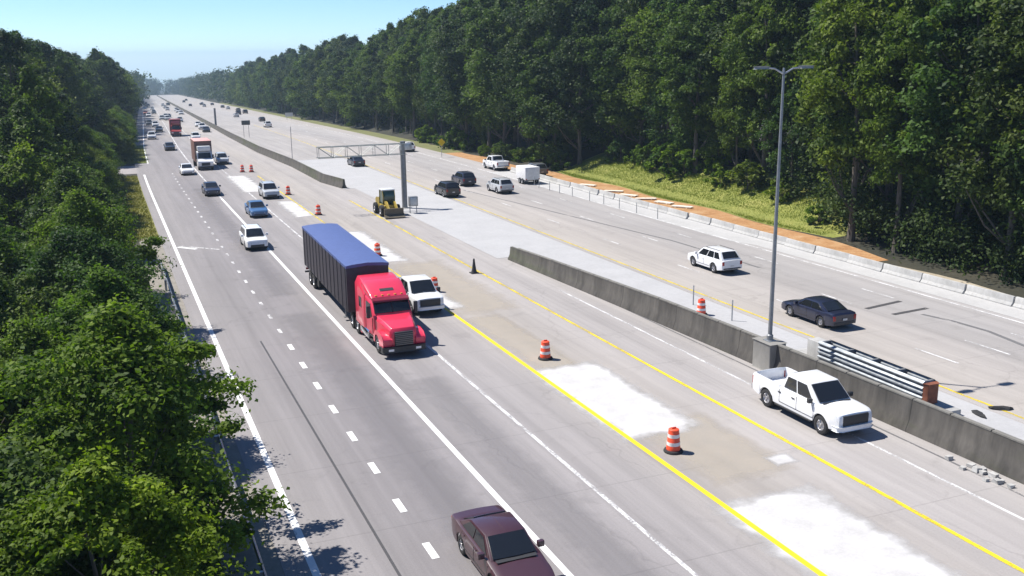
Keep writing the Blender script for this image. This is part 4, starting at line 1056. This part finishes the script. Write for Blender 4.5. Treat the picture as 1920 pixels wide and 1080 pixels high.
while y < 250:
    for row, (dx, kinds, hh) in enumerate(((2.6, ('edge0', 'edge1', 'forest0', 'edge2', 'forest1'), (17, 23)), (7.5, ('forest0', 'forest1', 'forest2', 'forest3'), (23, 27.5)), (13.5, ('forest1', 'forest2', 'forest3'), (25, 29)))):
        x = redge(y)+dx+rnd.uniform(-1.1, 1.3)
        hgt = rnd.uniform(*hh)*(.90 if y > 172 else 1.12 if y > 118 else 1.05)
        if row == 0 and 74 < y < 122 and rnd.random() < .35: hgt *= .6
        if row == 0 and (y < 70 or (y > 124 and rnd.random() < .75)): kinds = ('forest1', 'forest2', 'forest3', 'forest0')
        if row < 2 and rnd.random() < (.4 if y < 92 else .14): kinds = ('forest4',)
        tree(rnd.choice(kinds), x, y+rnd.uniform(-1.2, 1.2)+row*1.7, hgt, wide=rnd.uniform(.85, 1.15), **L_('a' if row == 0 else 'b'))
    y += 5.0+rnd.uniform(-.5, .8)
while y < 620:
    for row, (dx, hh) in enumerate(((2.5, (17, 22)), (10, (20, 24)))):
        tree(rnd.choice(('forest0', 'forest1', 'forest3', 'edge0', 'edge1')), redge(y)+dx+rnd.uniform(-1.5, 1.5), y+row*3, rnd.uniform(*hh), wide=rnd.uniform(1.0, 1.35), **L_('c'))
    y += 9.5+rnd.uniform(-1, 2)
y = 84.0
while y < 250:
    for row, (dx, hh) in enumerate(((2.8, (15, 19.5)), (9, (17, 21.5)), (16, (18, 22)), (24, (19, 23)))):
        if row == 3 and y > 150: continue
        if 146 < y < 169 and row < 1: continue
        if row == 0 and y >= 93:
            for q2 in (0, 3.2):
                if 147 < y+q2 < 169: continue
                tree(rnd.choice(('near1', 'near3', 'near0')), (-2.1 if y < 148 else 1.0)+rnd.uniform(-.7, .5), y+q2, rnd.uniform(5.2, 7.6), 'low leafy tree at the edge of the left tree wall beside the far verge', 'tree', 'leafy_tree', 'low trees edging the left tree wall', rnd.uniform(1.0, 1.25))
        tree(rnd.choice(('edge0', 'edge1', 'forest0', 'forest1', 'forest3')), (-2.0 if y < 93 else -5.5 if y < 146 else -3.6)-dx+rnd.uniform(-1, .6), y+rnd.uniform(-1.2, 1.2)+row*1.5, rnd.uniform(*hh)*(.85 if y < 105 and row < 2 else 1), wide=rnd.uniform(.85, 1.1), **L_('d'))
    y += 6.4+rnd.uniform(-.6, 1.0)
while y < 620:
    for row, dx in enumerate((3.0, 11)):
        tree(rnd.choice(('forest0', 'forest1', 'edge1')), 1.0-dx+rnd.uniform(-1.2, 1), y+row*3, rnd.uniform(17, 21), wide=rnd.uniform(1, 1.3), **L_('e'))
    y += 11+rnd.uniform(-1, 2)
# the woods that close the view far down the road read as one mass
rng = np.random.default_rng(5)
CC = []; RR = []
for side in (-1, 1):
    yy = 625.0
    while yy < 1500:
        for row in range(3):
            x0 = (4.0 if side < 0 else 58.0)+side*(4+9*row)+cx(yy)+rng.uniform(-2, 2); hh = rng.uniform(17, 24)
            for _ in range(14): CC.append((x0+rng.normal()*3, yy+rng.normal()*4, prof(yy)+hh*rng.uniform(.12, .95))); RR.append(rng.uniform(2.2, 3.8))
        yy += 11
for i in range(420):                                   # trees across the end of the view where the road bends out of sight
    X = rng.uniform(-120, 420); Y = 1500+rng.uniform(0, 120); hh = rng.uniform(18, 25)
    for _ in range(10): CC.append((X+rng.normal()*4, Y+rng.normal()*4, prof(Y)+hh*rng.uniform(.08, .95))); RR.append(rng.uniform(3, 5))
CC = np.array(CC); RR = np.array(RR)
V, F, T = leaves(rng, CC, RR, .8, 26, 1.5, np.clip(rng.normal(.4, .2, len(CC)), 0, 1))
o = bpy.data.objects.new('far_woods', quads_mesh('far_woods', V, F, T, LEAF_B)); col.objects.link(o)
setp(o, 'far woods closing the view where the road drops out of sight', 'woods', None, 'stuff')
# big leafy trees close to the camera on the left slope
NG = 'leafy trees below the camera on the left slope'
for i, (k, x, y, h, wd, lb) in enumerate([
    ('near0', -.3, 31.0, 8.8, 1.2, 'bright leafy tree whose branch hangs furthest over the guardrail'),
    ('near1', -4.6, 26.5, 8.6, 1.15, 'leafy tree in the bottom left, nearest to the maroon pickup'),
    ('near2', -.5, 41.5, 8.0, 1.12, 'leafy tree hanging over the guardrail beside the seam in the left lane'),
    ('near3', -6.0, 36.0, 9.3, 1.1, 'dark leafy tree standing in a gap behind the overhanging branches'),
    ('near0', -8.6, 29.0, 8.8, 1.15, 'bright leafy tree at the left picture edge near the bottom'),
    ('near1', -1.9, 51.0, 8.6, 1.1, 'leafy tree by the guardrail below the shaded verge'),
    ('near2', -9.5, 44.0, 10.2, 1.1, 'bright crown at the left picture edge halfway up'),
    ('near3', -5.6, 47.0, 9.6, 1.0, 'dark crown between the bright crowns of the left slope'),
    ('near0', -1.6, 61.5, 9.0, 1.0, 'leafy tree beside the shaded bit of verge opposite the lane arrow'),
    ('near2', -7.0, 58.0, 10.8, 1.05, 'bright rounded crown in the middle of the left slope'),
    ('near1', -13.5, 53.0, 11.5, 1.05, 'leafy crown at the left picture edge below the dark tree wall'),
    ('near3', -2.4, 71.0, 9.6, 1.0, 'tree beside the dry grass verge, first before the open patch'),
    ('near0', -10.5, 67.0, 11.6, 1.05, 'bright crown just below the dark tree wall on the left'),
    ('near2', -5.5, 79.0, 11.4, 1.0, 'leafy tree behind the dry grass verge'),
    ('near1', -14.5, 77.0, 12.4, 1.1, 'yellowish crown below the dark tree wall, further left'),
    ('near3', -18.0, 66.0, 12.0, 1.1, 'dark crown at the left picture edge under the tree wall'),
    ('near2', -1.1, 23.0, 7.4, 1.1, 'leafy tree at the bottom edge beside the guardrail'),
    ('near3', -4.0, 19.5, 7.6, 1.2, 'dark leafy tree at the bottom edge, left of the guardrail'),
    ('near0', -3.4, 40.0, 7.4, 1.1, 'mid green tree filling the slope behind the overhanging branch'),
    ('near1', -3.4, 83.0, 9.0, .9, 'slim tree in the shade where the dry grass verge begins')]):
    tree(k, x, y, h, lb, 'tree', 'leafy_tree', NG, wd)
# bushes at the forest edges
for i in range(26):
    yb = rnd.uniform(68, 128) if i < 9 else rnd.uniform(128, 190); xb = redge(yb)+rnd.uniform(-.2, 2.0)
    tree(rnd.choice(('bush0', 'bush1')), xb, yb, rnd.uniform(1.6, 3.8), 'low bush at the foot of the forest beyond the far carriageway', 'bush', 'bush', 'bushes along the right forest edge', rnd.uniform(.9, 1.3))
for x, y, h in ((64.5, 108, 3.2), (65, 104, 3.8), (64, 100, 2.6), (66, 97, 3.4), (64.6, 112, 2.4)):
    tree('bush1', x, y, h, 'rounded pale green bush growing on the grass bank', 'bush', 'bush', 'bushes on the grass bank')
for i in range(22):
    yb = rnd.uniform(20, 95); tree(rnd.choice(('bush0', 'bush1')), rnd.uniform(-2.2, .6), yb*.85, rnd.uniform(1.2, 2.4), 'low bush between the guardrail and the left trees', 'bush', 'bush', 'bushes behind the guardrail', 1.1)
CC = []; RR = []
for i in range(900):
    yb = rng.uniform(36, 330) if i < 640 else rng.uniform(36, 80); CC.append((redge(yb)+(rng.uniform(1.2, 13) if i >= 640 else rng.uniform(3.5, 24))+cx(yb), yb, prof(yb)+bank(redge(yb)+3, yb)+rng.uniform(.2, 3.8))); RR.append(rng.uniform(1.2, 2.4))
for i in range(500):
    yb = rng.uniform(85, 330); CC.append((-9-rng.uniform(0, 22)+cx(yb), yb, prof(yb)+rng.uniform(.3, 3.2))); RR.append(rng.uniform(1.4, 2.4))
CC = np.array(CC); RR = np.array(RR)
nr = CC[:, 1] < 125
V, F, T = leaves(rng, CC[~nr], RR[~nr], .8, 75, .55, np.clip(rng.normal(.4, .2, (~nr).sum()), 0, 1))
V2, F2, T2 = leaves(rng, CC[nr], RR[nr], .8, 240, .27, np.clip(rng.normal(.4, .2, nr.sum()), 0, 1))
F = np.concatenate([F, F2+len(V)]); V = np.concatenate([V, V2]); T = np.concatenate([T, T2])
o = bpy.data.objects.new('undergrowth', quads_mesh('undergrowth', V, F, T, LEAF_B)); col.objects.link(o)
setp(o, 'dense dark undergrowth between the trunks inside the woods', 'undergrowth', None, 'stuff')
# grass
def tufts(name, pts, hgt, m, label):
    n = len(pts); P = np.array(pts); rg = np.random.default_rng(3)
    a = rg.uniform(0, 6.283, n); wv = hgt*.28; h = hgt*rg.uniform(.5, 1.4, n); ln = rg.normal(size=(n, 2))*hgt*.35
    dx = np.stack([np.cos(a)*wv, np.sin(a)*wv, np.zeros(n)], 1)
    tp = P+np.concatenate([ln, h[:, None]], 1)
    V = np.stack([P-dx, P+dx, tp+dx*.25, tp-dx*.25], 1).reshape(-1, 3)
    o = bpy.data.objects.new(name, quads_mesh(name, V, np.arange(4*n).reshape(-1, 4), np.clip(rg.normal(.5, .25, n), 0, 1), m)); col.objects.link(o)
    return setp(o, label, 'grass', None, 'stuff')
GRASS1 = leafmat('grass_green', (.12, .17, .025), (.26, .29, .06), .3); GRASS2 = leafmat('grass_dry', (.13, .13, .025), (.30, .27, .07), .25)
def bankpts(x0, x1, y0, y1, n, edge=None):
    out = []
    while len(out) < n:
        x, y = rnd.uniform(x0, x1), rnd.uniform(y0, y1)
        if edge and not edge(x, y): continue
        out.append((x+cx(y), y, prof(y)+bank(x, y)-.03))
    return out
GB = groundmat('grass_bank', [(.33, (.12, .145, .026)), (.5, (.20, .215, .042)), (.68, (.30, .275, .085))], .35)
rows = []
for Y in [y_ for y_ in STN if 67 <= y_ <= 126]:
    rows.append([(x, Y, prof(Y)+interp([(GX[j], bank(GX[j], Y)) for j in range(len(GX))], x)-.018) for x in (58.3+.45*math.sin(Y*.31), 59, 61, 63, 66, 70)])
grid('grass_bank', rows, GB)
tufts('grass', bankpts(57.2, 65, 69, 124, 42000, lambda x, y: x > 58.5+.5*math.sin(y*.31) and rnd.random() < (1 if y > 84 else .8)), .12, GRASS1, 'green grass on the bank between the orange soil and the forest')
tufts('grass', bankpts(.8, 3.9, 93, 149, 9000)+bankpts(2.6, 6.0, 169, 205, 3000), .16, GRASS2, 'dry yellow green grass on the left verge')

# ------------------------------------------------------------------ summer haze over the whole valley
hz = MB().box(-1600, 1600, -60, 4100, -110, 40).build('haze', [], smooth=False)
hm = bpy.data.materials.new('haze_air'); hm.use_nodes = True; hn = hm.node_tree; hn.nodes.remove(hn.nodes['Principled BSDF'])
pv = hn.nodes.new('ShaderNodeVolumePrincipled'); pv.inputs['Color'].default_value = (.62, .82, 1.0, 1); pv.inputs['Density'].default_value = .00026; pv.inputs['Anisotropy'].default_value = .35
hn.links.new(pv.outputs[0], hn.nodes['Material Output'].inputs['Volume'])
hz.data.materials.append(hm); hz['kind'] = 'stuff'; hz['label'] = 'thin pale summer haze over the road and woods'; hz['category'] = 'haze'
